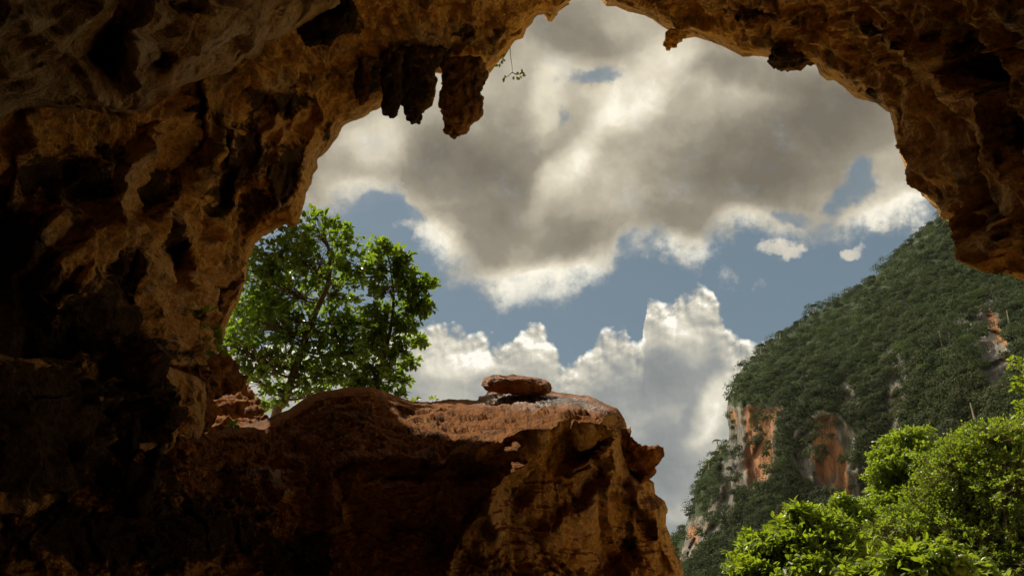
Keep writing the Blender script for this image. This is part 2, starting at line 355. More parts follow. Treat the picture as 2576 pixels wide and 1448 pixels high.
def hill_mat():
    m, B, out = mat('karst_cliff'); geo = B.new('ShaderNodeNewGeometry').outputs['Position']
    cs = B.mapping(geo, scale=(1, 1, 0.16)); n = B.noise(cs, 0.11, 8, 0.68, 1.5); n2 = B.noise(geo, 0.07, 8, 0.62, .5); n3 = B.noise(cs, 0.5, 6, 0.65)
    grey = B.ramp(n, [(0.30, (.05, .048, .042)), (.46, (.11, .105, .09)), (.56, (.18, .165, .14)), (.72, (.29, .26, .22))])
    org = B.ramp(n3, [(0.30, (.07, .045, .03)), (.42, (.20, .095, .045)), (.54, (.31, .15, .07)), (.70, (.30, .23, .16))])
    o = B.smooth(B.m('ADD', B.attr('orange'), B.m('MULTIPLY', B.m('SUBTRACT', n, 0.5), 3.6)), 0.3, 0.8)
    c = B.mix(o, grey, org)
    c = B.mix(B.m('MULTIPLY', B.smooth(n3, 0.55, 0.72), 0.5), c, (.05, .05, .04))
    c = B.mix(B.smooth(B.m('SUBTRACT', n2, B.attr('bare')), 0.2, 0.5), c, (.030, .045, .018))
    pr = B.new('ShaderNodeBsdfPrincipled'); B.put(pr.inputs['Base Color'], c); pr.inputs['Roughness'].default_value = 0.95; pr.inputs['Specular IOR Level'].default_value = 0.1
    bp = B.new('ShaderNodeBump'); bp.inputs['Strength'].default_value = 0.9; bp.inputs['Distance'].default_value = 1.6
    B.put(bp.inputs['Height'], B.m('ADD', n, B.m('MULTIPLY', n3, 0.5))); B.put(pr.inputs['Normal'], bp.outputs[0])
    B.l.new(pr.outputs[0], out.inputs[0]); return m
M_HILL = hill_mat()
def ground_mat():
    m, B, out = mat('valley_ground'); geo = B.new('ShaderNodeNewGeometry').outputs['Position']
    n = B.noise(geo, .18, 7, .6); n2 = B.noise(geo, 1.7, 6, .6)
    c = B.mix(B.smooth(n, .45, .58), (.50, .36, .20), (.20, .22, .07)); c = B.mix(B.m('MULTIPLY', B.smooth(n2, .5, .65), .5), c, (.42, .31, .19))
    pr = B.new('ShaderNodeBsdfPrincipled'); B.put(pr.inputs['Base Color'], c); pr.inputs['Roughness'].default_value = .95
    B.l.new(pr.outputs[0], out.inputs[0]); return m
M_GROUND = ground_mat()

# ------------------------------------------------------------------ rock surfaces
def axis(a0, a1, f0, f1, fine, coarse):
    return np.concatenate([np.arange(a0, f0, coarse), np.arange(f0, f1, fine), np.arange(f1, a1+coarse, coarse)]).astype(float)
def blob(X, Y, cx, cy, rx, ry, rot=0):
    c, s = math.cos(math.radians(rot)), math.sin(math.radians(rot)); dx, dy = X-cx, Y-cy
    return np.exp(-(((dx*c+dy*s)/rx)**2+((-dx*s+dy*c)/ry)**2)*1.5)
def sheet(name, xs, ys, inside, rfun, round_px, drop, skirt, disp, matl, attr_fun=None, hull=False, inward=60, label=None):
    """a rock face: a grid of bearings, each at its own distance, rounded off at its outline and continued
    backwards as a thick body; then roughened along its normals"""
    X, Y = np.meshgrid(xs, ys); nx, ny = len(xs), len(ys); X = X.ravel(); Y = Y.ravel()
    sd, bx, by = inside(X, Y)
    stepx = np.abs(np.gradient(xs)); stepy = np.abs(np.gradient(ys)); st = np.maximum(*np.meshgrid(stepx, stepy)).ravel()
    near = np.abs(sd) < 0.75*st
    gx, gy = (X-bx), (Y-by); sg = np.sign(sd); L = np.hypot(gx, gy)+1e-6
    inx, iny = gx/L*sg, gy/L*sg
    X = np.where(near, bx, X); Y = np.where(near, by, Y); sd = np.where(near, 0, sd)
    keep = sd > -1e-6
    idx = np.arange(nx*ny).reshape(ny, nx)
    Fq = np.stack([idx[:-1, :-1], idx[1:, :-1], idx[1:, 1:], idx[:-1, 1:]], -1).reshape(-1, 4)
    Fq = Fq[keep[Fq].all(1)]
    R = rfun(X, Y, sd)
    t = np.clip(1-sd/round_px, 0, 1); R = R+drop*(1-np.sqrt(np.clip(1-t*t, 0, 1)))*1.0
    D = ray(X, Y); V = CAM+D*R[:, None]
    # outline edges -> skirt
    E = np.concatenate([Fq[:, [0, 1]], Fq[:, [1, 2]], Fq[:, [2, 3]], Fq[:, [3, 0]]]); Es = np.sort(E, 1)
    key = Es[:, 0].astype(np.int64)*(nx*ny)+Es[:, 1]; u, inv, cnt = np.unique(key, return_inverse=True, return_counts=True)
    be = E[cnt[inv] == 1]
    rim = be[(np.abs(sd[be]) < 1e-6).all(1)]
    VV = [V]; FF = [Fq]; n0 = len(V); A_X = [X]; A_Y = [Y]; A_sd = [sd]
    if len(rim) and skirt:
        rv = np.unique(rim); fcx = X[Fq].mean(1); fcy = Y[Fq].mean(1); ax_ = np.zeros(n0); ay_ = np.zeros(n0)
        for k in range(4): np.add.at(ax_, Fq[:, k], fcx-X[Fq[:, k]]); np.add.at(ay_, Fq[:, k], fcy-Y[Fq[:, k]])
        for _ in range(8):
            bx2 = ax_.copy(); by2 = ay_.copy()
            for p_, q_ in ((0, 1), (1, 0)): np.add.at(bx2, rim[:, p_], ax_[rim[:, q_]]); np.add.at(by2, rim[:, p_], ay_[rim[:, q_]])
            l_ = np.hypot(bx2, by2)+1e-9; ax_[rv] = (bx2/l_)[rv]; ay_[rv] = (by2/l_)[rv]
        inx, iny = ax_, ay_; skv = skirt(X[rv], Y[rv]) if callable(skirt) else skirt
        loc = np.full(n0, -1); loc[rv] = np.arange(len(rv)); prev = rv; K = 9
        for k in range(1, K+1):
            a = k/K; dd = skv*(a**1.3); o = inward*(a**1.5)
            xx = X[rv]+inx[rv]*o; yy = Y[rv]+iny[rv]*o
            nv = CAM+ray(xx, yy)*(R[rv]+dd)[:, None]; cur = n0+np.arange(len(rv)); n0 += len(rv)
            VV.append(nv); A_X.append(xx); A_Y.append(yy); A_sd.append(np.zeros(len(rv)))
            pa, pb = prev[loc[rim[:, 0]]] if k > 1 else rim[:, 0], prev[loc[rim[:, 1]]] if k > 1 else rim[:, 1]
            FF.append(np.stack([pb, pa, cur[loc[rim[:, 0]]], cur[loc[rim[:, 1]]]], 1)); prev = cur
    if hull:   # the cave closes behind the viewer
        bl = np.concatenate([idx[::-1, 0], idx[0, 1:], idx[1:, -1]]); prev = bl
        for (sc, yy) in ((1.25, 0.5), (1.35, -3.0), (1.1, -7.0), (0.6, -9.5), (0.0, -10.5)):
            p = V[bl].copy(); p[:, 0] *= sc; p[:, 2] = (p[:, 2]-1)*sc+1; p[:, 1] = yy
            cur = n0+np.arange(len(bl)); n0 += len(bl); VV.append(p); A_X.append(X[bl]); A_Y.append(Y[bl]); A_sd.append(np.full(len(bl), 999.))
            FF.append(np.stack([prev[:-1], prev[1:], cur[1:], cur[:-1]], 1)); prev = cur
    V = np.concatenate(VV); Fq = np.concatenate(FF)
    used = np.unique(Fq); remap = np.full(len(V), -1); remap[used] = np.arange(len(used)); Fq = remap[Fq]; V = V[used]
    AX, AY, AS = (np.concatenate(q)[used] for q in (A_X, A_Y, A_sd))
    N = normals(V, Fq)
    for _ in range(10):   # even out the directions along the sharp outline
        fn = N[Fq].mean(1); N = np.stack([sum(np.bincount(Fq[:, k], fn[:, c], len(V)) for k in range(4)) for c in range(3)], 1)
        N /= np.linalg.norm(N, axis=1, keepdims=True)+1e-9
    V2 = disp(V, N, AX, AY, AS)
    attrs = attr_fun(AX, AY, AS, V2) if attr_fun else {}
    o = mesh_obj(name, V2, Fq, matl, attrs=attrs); o['kind'] = 'structure'
    if label: o['label'] = label
    return o, V2

def push(V, N, toC, d, f, edge, seed):
    """roughen: along the normals inside the face, along the depth near its outline, plus grit on the outline itself"""
    Nn = N*np.sign(np.median((N*toC).sum(1))); e = edge[:, None]; D = Nn*e+toC*(1-e); D /= np.linalg.norm(D, axis=1, keepdims=True)+1e-9
    grit = (1-edge)*(.05*fbm(V*2.2, 4, .62, seed)+.03*facets(V, 2.5, seed=6)[0])
    return V+D*(d*(.5+.5*edge))[:, None]+Nn*grit[:, None]+toC*(f*edge)[:, None]

# outlines (reference frame) --------------------------------------------------
LEFT_RIM = [(1445, -6), (1425, 12), (1408, 23), (1404, 38), (1386, 57), (1376, 53), (1368, 38), (1355, 38), (1343, 46), (1337, 60), (1324, 74), (1316, 96), (1294, 105), (1285, 121), (1273, 141), (1251, 160), (1240, 176), (1220, 197), (1185, 200), (1117, 187), (1099, 186), (1088, 188), (1040, 225), (1000, 250), (963, 268), (935, 283), (911, 298), (872, 311), (860, 322), (853, 342), (836, 361), (816, 386), (799, 402), (800, 424), (786, 442), (783, 464), (771, 480), (766, 509), (757, 544), (748, 565), (736, 572), (717, 560), (690, 582), (662, 594), (642, 614), (632, 640), (623, 660), (618, 706), (607, 741), (586, 784), (568, 824), (564, 850), (551, 884), (538, 906)]
RIGHT_RIM = [(1508, -6), (1514, 2), (1525, 16), (1549, 18), (1584, 31), (1619, 41), (1642, 49), (1662, 64), (1676, 72), (1698, 86), (1722, 97), (1746, 91), (1771, 100), (1814, 114), (1841, 130), (1868, 144), (1917, 142), (1944, 147), (1955, 168), (1993, 174), (2020, 163), (2053, 163), (2064, 187), (2080, 201), (2096, 201), (2118, 217), (2151, 247), (2183, 255), (2200, 258), (2238, 285), (2248, 326), (2259, 375), (2286, 445), (2319, 489), (2357, 527), (2368, 548), (2396, 566), (2424, 586), (2438, 620), (2456, 643), (2470, 664), (2495, 672), (2518, 686), (2560, 698), (2590, 708), (2670, 765), (2760, 860), (2850, 1000), (2920, 1200), (2950, 1500), (2980, 1900), (3000, 2600)]
OPEN = [(1452, -22), (1475, -34), (1500, -22)] + RIGHT_RIM + [(500, 2600), (500, 1150), (520, 960)] + LEFT_RIM[::-1]
def in_shell(X, Y):
    s, bx, by = sdist(X, Y, OPEN); return -s, bx, by
R_shell = tps([(560, 850, 15), (640, 620, 15.5), (740, 560, 14.6), (800, 400, 15.3), (870, 310, 16), (960, 270, 16.5), (1100, 190, 17), (1250, 160, 17.5), (1350, 50, 17.5), (1480, -30, 17.3),
    (450, 900, 12.8), (400, 700, 12), (500, 600, 13.5), (600, 400, 13.8), (600, 250, 13.5), (350, 500, 11.2), (200, 600, 9.6), (0, 600, 9.2), (0, 900, 9.2), (200, 1000, 10), (400, 1000, 11.4), (0, 1449, 8.6), (300, 1300, 9.6), (200, 300, 10.5), (0, 300, 9), (400, 100, 12), (800, 100, 14.5), (1100, 50, 15.8), (1100, -250, 12), (600, -250, 10), (0, -150, 7.5),
    (1520, 0, 17), (1680, 80, 16.2), (1850, 130, 15), (2050, 160, 13.6), (2240, 290, 12.6), (2260, 400, 12.4), (2360, 530, 11.5), (2440, 670, 10.6), (2576, 720, 9.6), (2300, 200, 11), (2500, 400, 9), (2576, 100, 8), (2200, 0, 11.5), (1900, -150, 12), (1600, -300, 11.5), (2700, 500, 8), (2700, 0, 6.8), (2900, 900, 8.8), (2950, 1400, 8.2), (3000, 2400, 6),
    (3350, 500, 6), (3350, 1400, 6), (3350, -700, 6), (-800, -700, 5.5), (-800, 400, 6.2), (-800, 1400, 6.4), (1200, -800, 9), (-800, 2400, 5), (300, 2400, 5)])
# folds traced on the left wall and roof: (points, half width px, height m, one_sided)
FOLDS = [
    ([(330, 285), (405, 300), (350, 400), (310, 470), (300, 520), (265, 560)], 26, .55, 0),
    ([(520, 210), (500, 330), (480, 400), (470, 470), (430, 520), (405, 560), (392, 620), (375, 700), (352, 790), (345, 860)], 17, .55, 0),
    ([(565, 300), (540, 400), (490, 450), (470, 520), (440, 570), (400, 620), (388, 700), (380, 780), (385, 850), (420, 930)], 15, .50, 0),
    ([(640, 180), (760, 150), (900, 140), (1060, 120), (1200, 110)], 30, .30, 0),
    ([(250, 560), (140, 640), (70, 730)], 22, .45, 0), ([(420, 540), (300, 590), (200, 650), (130, 740), (90, 800)], 20, .45, 0),
    ([(600, 430), (560, 520), (520, 560)], 16, .30, 0), ([(700, 330), (690, 450), (700, 520)], 12, .25, 0), ([(655, 330), (640, 440)], 12, .25, 0),
    ([(780, 300), (770, 360), (765, 440)], 15, .28, 0), ([(740, 220), (720, 330)], 14, .3, 0), ([(790, 200), (780, 280)], 14, .3, 0), ([(690, 240), (672, 330)], 13, .3, 0),
    ([(60, 290), (40, 420), (20, 520)], 16, .35, 0), ([(120, 560), (60, 640), (10, 700)], 30, .4, 0),
    ([(1285, 121), (1180, 150), (1120, 160)], 22, .25, 0), ([(1343, 46), (1200, 70), (1000, 60), (860, 110)], 26, .25, 0),
    ([(2045, 110), (2070, 150), (2120, 190), (2165, 215), (2200, 240)], 13, .40, 0), ([(2245, 290), (2290, 350), (2320, 420), (2360, 500), (2400, 560)], 13, .45, 0),
    ([(2200, 60), (2300, 110), (2400, 130)], 28, .35, 0), ([(2280, 100), (2390, 180), (2450, 260), (2500, 330)], 26, .4, 0), ([(2520, 380), (2550, 500), (2560, 600)], 24, .4, 0),
    ([(2340, 440), (2440, 530), (2530, 640)], 20, .25, 0), ([(1850, 40), (2000, 90), (2150, 100)], 26, .25, 0), ([(2440, 300), (2400, 420)], 22, .2, 0),
    ([(2576, 150), (2480, 260), (2460, 420)], 30, .3, 0), ([(480, 720), (500, 800), (470, 880)], 20, .2, 0), ([(440, 690), (452, 800), (440, 900)], 12, .35, 0)]
HOLES = [(545, 470, 60, 110, 20, .7), (430, 640, 22, 55, 10, 1.2), (400, 590, 30, 40, 0, .5), (620, 560, 60, 25, -30, .4), (350, 540, 30, 40, 0, .4), (180, 500, 80, 50, -20, .7), (120, 440, 60, 60, 0, .8), (260, 660, 50, 60, -30, .6), (2470, 190, 60, 45, 20, .8), (2400, 80, 40, 25, 0, .4), (2520, 520, 40, 80, 10, .5), (2300, 330, 40, 25, 0, .3), (560, 900, 25, 10, 0, .5), (820, 60, 60, 20, -20, .3), (500, 590, 40, 14, -10, .5), (2180, 130, 60, 20, 20, .3)]
def rough(V, N, a_big, a_mid, a_fine, strata=0.0, streak=0.0):
    w = V+0.35*np.stack([fbm(V*0.8, 2, seed=31), fbm(V*0.8, 2, seed=41), fbm(V*0.8, 2, seed=51)], 1)
    md = .25+1.1*sstep(fbm(V*.38, 2, .5, 33), -.25, .45)
    d = a_big*fbm(w*0.45, 3, .5, 1) + a_mid*md*fbm(w*np.array([.95, .95, .6]), 4, .5, 5, 'billow') + a_mid*.35*md*fbm(w*1.9, 3, .5, 8, 'ridge')
    d += a_fine*1.2*fbm(V*5.5, 5, .66, 12) - a_fine*1.1*sstep(fbm(V*2.7, 3, .6, 15), .12, .45)
    h1, c1 = facets(w, .75, (1, 1, .7), 3); h2, c2 = facets(w, 2.2, (1, 1, .8), 5)
    d += a_mid*(.75*h1-.22*c1*md)+a_mid*(.9*h2-.10*c2)
    if strata: d += strata*fbm(w*np.array([.7, .7, 5.0]), 4, .55, 20, 'ridge')
    if streak: d += streak*fbm(w*np.array([1.7, 1.7, .38]), 4, .5, 24, 'ridge')
    return d
def shell_disp(V, N, X, Y, sd):
    far = np.linalg.norm(V-CAM, axis=1)
    d = (1-.7*sstep(Y, 1050, 1300))*rough(V, N, .55, .16, .045, streak=.27)
    f = 0
    Xw = X+14*fbm(np.stack([X/70, Y/70, 0*X], 1), 3, seed=61); Yw = Y+14*fbm(np.stack([X/70, Y/70, 0*X+9], 1), 3, seed=66)
    for pts, w, h, one in FOLDS:
        q, s = polyline_d(Xw, Yw, pts); f = f+h*np.exp(-(q/w)**2)
    for cx, cy, rx, ry, ro, h in HOLES: f = f-h*blob(Xw, Yw, cx, cy, rx, ry, ro)
    edge = sstep(sd, 0, 60); toC = (CAM-V)/far[:, None]
    return push(V, N, toC, d, f, edge, 44)
def shell_attr(X, Y, sd, V):
    st = 0
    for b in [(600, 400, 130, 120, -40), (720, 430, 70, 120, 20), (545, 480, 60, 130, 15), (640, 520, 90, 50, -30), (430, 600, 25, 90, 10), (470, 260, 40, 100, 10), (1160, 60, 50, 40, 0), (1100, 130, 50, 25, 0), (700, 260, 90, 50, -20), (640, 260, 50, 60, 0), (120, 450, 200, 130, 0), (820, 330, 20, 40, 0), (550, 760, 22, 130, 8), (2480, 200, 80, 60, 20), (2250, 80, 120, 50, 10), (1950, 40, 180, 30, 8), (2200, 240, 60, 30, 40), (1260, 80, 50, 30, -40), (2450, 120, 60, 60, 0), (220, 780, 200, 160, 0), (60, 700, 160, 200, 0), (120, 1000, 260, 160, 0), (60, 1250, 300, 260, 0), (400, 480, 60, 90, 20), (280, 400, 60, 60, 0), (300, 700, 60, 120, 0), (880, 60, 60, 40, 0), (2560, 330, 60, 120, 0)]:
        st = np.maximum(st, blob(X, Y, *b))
    for b in [(140, 960, 360, 240, 0), (60, 1250, 360, 300, 0), (-30, 680, 200, 300, 0)]: st = np.maximum(st, 1.5*blob(X, Y, *b))  # lower-left wall painted near-black, standing in for deep shade
    pl = 0
    for b in [(345, 420, 22, 110, 22), (1080, 60, 80, 40, 0), (2090, 150, 25, 14, 30), (2150, 200, 14, 40, -40), (2330, 430, 8, 90, -28), (700, 200, 60, 25, -20), (1040, 90, 100, 25, 0), (1000, 160, 60, 20, 0), (90, 600, 60, 30, -20)]:
        pl = np.maximum(pl, blob(X, Y, *b))
    return {'stain_shade': st*np.where(X < 1250, 1.0, .75), 'pale': pl*.7, 'wet': 0*X}
FINE = 2.6
xs = axis(-900, 3400, -24, 2600, FINE, 28); ys = axis(-800, 2500, -24, 1120, FINE, 28)
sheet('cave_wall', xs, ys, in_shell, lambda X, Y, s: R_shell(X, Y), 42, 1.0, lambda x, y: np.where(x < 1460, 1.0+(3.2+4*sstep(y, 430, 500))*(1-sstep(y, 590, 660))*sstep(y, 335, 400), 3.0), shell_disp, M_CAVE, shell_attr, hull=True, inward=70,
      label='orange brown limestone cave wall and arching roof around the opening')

# nearer, paler shelf of roof rock, upper left
SLAB = [(-900, -800), (-900, 420), (-300, 330), (-60, 318), (0, 300), (40, 272), (90, 265), (150, 272), (230, 276), (290, 280), (325, 286), (362, 276), (400, 250), (450, 217), (510, 200), (540, 187), (580, 180), (612, 150), (654, 140), (664, 108), (700, 96), (740, 76), (772, 60), (805, 45), (850, 22), (880, -8), (1000, -120), (1250, -300), (1300, -800)]
R_slab = tps([(-800, 300, 5), (-800, -700, 4.8), (0, 280, 7.6), (0, 0, 6.2), (300, 280, 8.8), (300, 60, 7.6), (600, 160, 10.5), (650, 60, 10.3), (860, 0, 12.6), (800, -200, 9.5), (1200, -700, 7.5), (400, -300, 7), (0, -500, 5.6)])
def slab_disp(V, N, X, Y, sd):
    far = np.linalg.norm(V-CAM, axis=1); d = rough(V, N, .30, .13, .030)
    Xw = X+10*fbm(np.stack([X/60, Y/60, 0*X], 1), 3, seed=71); Yw = Y+10*fbm(np.stack([X/60, Y/60, 0*X+9], 1), 3, seed=76); f = 0
    for pts, w, h in [([(400, 30), (345, 90), (318, 150), (312, 200)], 32, .75), ([(340, 200), (430, 150), (520, 90), (600, 60)], 24, .3), ([(450, 60), (560, 30), (640, 20)], 28, .35), ([(60, 60), (130, 100), (200, 150), (230, 220)], 22, .3), ([(0, 160), (120, 190), (250, 250)], 30, .25), ([(640, 60), (620, 120)], 16, .3), ([(520, 0), (640, 40), (760, 20)], 14, .3), ([(0, 20), (120, 40), (220, 0)], 26, .3)]:
        q, s = polyline_d(Xw, Yw, pts); f = f+h*np.exp(-(q/w)**2)
    for b in [(262, 95, 38, 42, 30, .9), (240, 130, 50, 30, 40, .6), (380, 130, 30, 40, 20, .35), (470, 20, 60, 20, 0, .3), (90, 130, 50, 20, 10, .25), (690, 40, 40, 30, -20, .4)]: f = f-b[5]*blob(Xw, Yw, *b[:5])
    return push(V, N, (CAM-V)/far[:, None], d, f, sstep(sd, 0, 50), 45)
def slab_attr(X, Y, sd, V):
    st = 0
    for b in [(262, 95, 40, 45, 30), (240, 140, 40, 50, 60), (380, 130, 30, 35, 20), (470, 20, 60, 18, 0), (700, 40, 60, 30, -20), (0, 20, 60, 25, 0)]: st = np.maximum(st, blob(X, Y, *b))  # carved hollows darkened in colour too, beyond the shade they get
    pl = 0
    for b in [(350, 80, 40, 90, 30), (560, 110, 90, 50, -20), (150, 230, 150, 40, 5), (330, 205, 20, 20, 0), (450, 180, 60, 30, -30), (80, 40, 100, 30, 0)]: pl = np.maximum(pl, blob(X, Y, *b))
    return {'stain_shade': st*.6, 'pale': pl*.6}
sheet('cave_roof', axis(-900, 1400, -24, 920, FINE, 28), axis(-800, 440, -24, 300, FINE, 28), lambda X, Y: sdist(X, Y, SLAB), lambda X, Y, s: R_slab(X, Y), 34, .9, 2.6, slab_disp, M_SLAB, slab_attr, inward=20,
      label='pale grey brown shelf of roof rock overhanging the upper left')

# the ledge ------------------------------------------------------------------
LEDGE = [(-900, 1330), (-300, 1290), (60, 1215), (250, 1150), (380, 1095), (470, 1100), (540, 1083), (600, 1072), (662, 1056), (699, 1041), (725, 1031), (760, 1006), (794, 991), (833, 980), (899, 973), (933, 971), (962, 982), (998, 997), (1038, 1009), (1084, 1010), (1131, 1002), (1201, 1006), (1206, 998), (1222, 991), (1230, 978), (1262, 960), (1300, 955), (1345, 966), (1384, 981), (1405, 988), (1437, 990), (1480, 994), (1515, 1010), (1554, 1029), (1570, 1053), (1576, 1069), (1574, 1096), (1566, 1118), (1575, 1160), (1590, 1190), (1632, 1200), (1646, 1213), (1648, 1241), (1672, 1261), (1679, 1280), (1675, 1319), (1691, 1366), (1711, 1409), (1721, 1448), (1760, 1600), (1830, 1900), (1900, 2500), (-900, 2500)]
R_ledge = tps([(700, 1040, 14.6), (930, 975, 14.6), (1040, 1010, 14.4), (1200, 1003, 14.3), (1350, 985, 14.3), (1480, 996, 13.6), (1570, 1060, 12.3), (1640, 1215, 12.3), (1680, 1290, 12.5), (1720, 1440, 12.5), (1760, 1700, 11.5), (540, 1085, 12.8), (400, 1110, 10.5), (100, 1220, 8.6),
    (700, 1160, 11.4), (850, 1080, 12.3), (1000, 1150, 10.5), (1170, 1150, 9.7), (1230, 1127, 9.75), (1320, 1104, 9.95), (1400, 1072, 10.5), (1200, 1060, 12.0), (1300, 1055, 12.0), (1400, 1030, 12.5), (1100, 1080, 11.8), (1170, 1120, 10.4), (1250, 1095, 10.7), (1000, 1080, 12.2), (1440, 1045, 10.9), (1520, 1040, 11.3), (1170, 1185, 9.6), (1170, 1280, 9.3), (1170, 1400, 9.0), (1330, 1150, 10.1), (1420, 1110, 10.6), (1450, 1220, 10.5), (1450, 1400, 10.2), (1560, 1300, 11.3), (1610, 1440, 11.4), (1640, 1300, 12.0), (900, 1200, 9.9), (900, 1320, 9.5), (900, 1449, 8.9), (600, 1200, 10.2), (600, 1449, 8.7), (300, 1200, 8.9), (300, 1449, 8.2), (0, 1320, 7.8), (0, 1449, 7.6), (-800, 1400, 6), (-800, 2400, 4.6), (300, 1800, 5.8), (300, 2400, 4.6), (900, 1750, 7.4), (900, 2400, 4.8), (1500, 1750, 8.0), (1500, 2400, 4.9), (1850, 2400, 4.9)])
def ledge_disp(V, N, X, Y, sd):
    far = np.linalg.norm(V-CAM, axis=1); top = sstep(N[:, 2]*np.sign(np.median((N*(CAM-V)).sum(1))), .35, .75)
    d = rough(V, N, .30, .17, .045, strata=.05)*(1-.65*top)
    w = V+.25*np.stack([fbm(V*1.5, 2, seed=81), fbm(V*1.5, 2, seed=82), fbm(V*1.5, 2, seed=83)], 1)
    h1, c1 = facets(w, 1.6, (.8, 1.2, 1.6), 9); d += top*(.08*h1-.04*c1)
    d += top*(.05*fbm(w*np.array([1.6, 3.5, 3.5]), 5, .66, 85, 'ridge')+.035*fbm(V*8, 4, .7, 88, 'ridge')-.06*sstep(fbm(V*3.2, 3, .6, 89), .15, .4))
    Xw = X+12*fbm(np.stack([X/60, Y/60, 0*X], 1), 3, seed=91); Yw = Y+12*fbm(np.stack([X/60, Y/60, 0*X+9], 1), 3, seed=96); f = 0
    for pts, wd, h in [([(820, 1165), (960, 1150), (1060, 1160), (1139, 1165), (1170, 1151), (1229, 1127), (1319, 1104), (1346, 1084), (1405, 1069), (1444, 1041), (1500, 1030)], 12, .30), ([(1405, 1069), (1350, 1140), (1260, 1200), (1240, 1260), (1250, 1330)], 22, .3), ([(1560, 1110), (1540, 1160), (1580, 1200), (1600, 1240), (1640, 1300), (1670, 1390), (1700, 1440)], 11, .5), ([(1500, 1040), (1535, 1100), (1520, 1150), (1450, 1180)], 16, .35), ([(1400, 1330), (1470, 1280), (1540, 1210)], 24, .35), ([(400, 1120), (520, 1150), (640, 1140), (760, 1170)], 18, .3), ([(600, 1190), (660, 1185), (710, 1230)], 20, .35), ([(820, 1165), (830, 1230), (850, 1300)], 20, .3), ([(700, 1090), (800, 1130), (900, 1120)], 18, .2), ([(1120, 1420), (1180, 1320), (1240, 1260)], 24, .3), ([(1560, 1240), (1600, 1250), (1640, 1280)], 14, .3)]:
        q, s = polyline_d(Xw, Yw, pts); f = f+h*np.exp(-(q/wd)**2)
    for b in [(1480, 1130, 40, 30, -30, .5), (1200, 1190, 60, 16, -15, .3), (1000, 1210, 120, 16, 0, .35), (1300, 1240, 40, 60, 30, .35), (1540, 1400, 50, 80, 20, .6), (1100, 1350, 40, 90, 10, .35), (560, 1230, 60, 30, 0, .3), (1560, 1180, 12, 40, -20, .3)]: f = f-b[5]*blob(Xw, Yw, *b[:5])
    return push(V, N, (CAM-V)/far[:, None], d, f, sstep(sd, 0, 50), 45)
def ledge_attr(X, Y, sd, V):
    st = 0
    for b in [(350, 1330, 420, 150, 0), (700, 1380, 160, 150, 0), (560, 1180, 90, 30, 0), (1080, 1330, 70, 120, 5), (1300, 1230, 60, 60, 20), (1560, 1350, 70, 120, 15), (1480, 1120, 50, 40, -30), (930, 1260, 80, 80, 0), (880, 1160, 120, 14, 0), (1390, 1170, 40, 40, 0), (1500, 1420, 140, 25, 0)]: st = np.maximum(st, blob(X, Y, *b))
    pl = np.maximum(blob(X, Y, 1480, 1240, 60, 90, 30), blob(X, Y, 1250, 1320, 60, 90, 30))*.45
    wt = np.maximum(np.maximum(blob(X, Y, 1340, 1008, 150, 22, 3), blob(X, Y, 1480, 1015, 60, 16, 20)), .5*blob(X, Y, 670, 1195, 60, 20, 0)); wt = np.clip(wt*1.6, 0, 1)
    st = np.maximum(st*.5, 1.25*np.maximum(blob(X, Y, 350, 1340, 460, 130, 0), blob(X, Y, 760, 1400, 160, 120, 0)))  # left part of the ledge coloured near-black to deepen its shade
    st = np.maximum(st, .75*np.clip(blob(X, Y, 1400, 1008, 140, 18, 6)*1.4, 0, 1))
    return {'stain_shade': st, 'pale': pl, 'wet': wt}
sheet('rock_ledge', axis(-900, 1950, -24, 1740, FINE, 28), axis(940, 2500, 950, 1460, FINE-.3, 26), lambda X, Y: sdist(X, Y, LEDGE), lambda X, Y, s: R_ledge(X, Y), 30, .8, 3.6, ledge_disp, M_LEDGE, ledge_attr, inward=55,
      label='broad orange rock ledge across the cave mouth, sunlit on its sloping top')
# loose-looking buttress at the foot of the left wall
LOWL = [(-900, 760), (-200, 860), (60, 900), (180, 905), (200, 880), (260, 862), (330, 852), (368, 862), (385, 900), (405, 915), (438, 925), (470, 935), (500, 945), (520, 962), (524, 1000), (516, 1060), (498, 1105), (440, 1135), (300, 1200), (-100, 1400), (-900, 1600)]
R_lowl = tps([(-800, 900, 6.0), (-800, 1500, 5.8), (60, 920, 8.0), (200, 900, 8.7), (330, 870, 9.6), (500, 960, 10.8), (450, 1080, 9.9), (300, 1100, 8.9), (300, 1200, 8.8), (100, 1100, 8.0), (0, 1300, 7.6)])
def lowl_disp(V, N, X, Y, sd):
    far = np.linalg.norm(V-CAM, axis=1); d = rough(V, N, .35, .22, .05)
    Xw = X+10*fbm(np.stack([X/50, Y/50, 0*X], 1), 3, seed=101); Yw = Y; f = 0
    for pts, wd, h in [([(200, 900), (280, 880), (350, 870), (400, 940), (430, 990)], 16, .35), ([(250, 1000), (330, 990), (430, 1000)], 14, .4), ([(230, 1130), (300, 1090), (340, 1040), (420, 1020)], 22, .4), ([(500, 960), (516, 1030), (480, 1100)], 16, .3)]:
        q, s = polyline_d(Xw, Yw, pts); f = f+h*np.exp(-(q/wd)**2)
    for b in [(340, 960, 50, 12, 5, .5), (400, 1060, 30, 30, 0, .6), (200, 960, 60, 20, 0, .4)]: f = f-b[5]*blob(Xw, Yw, *b[:5])
    return push(V, N, (CAM-V)/far[:, None], d, f, sstep(sd, 0, 50), 45)
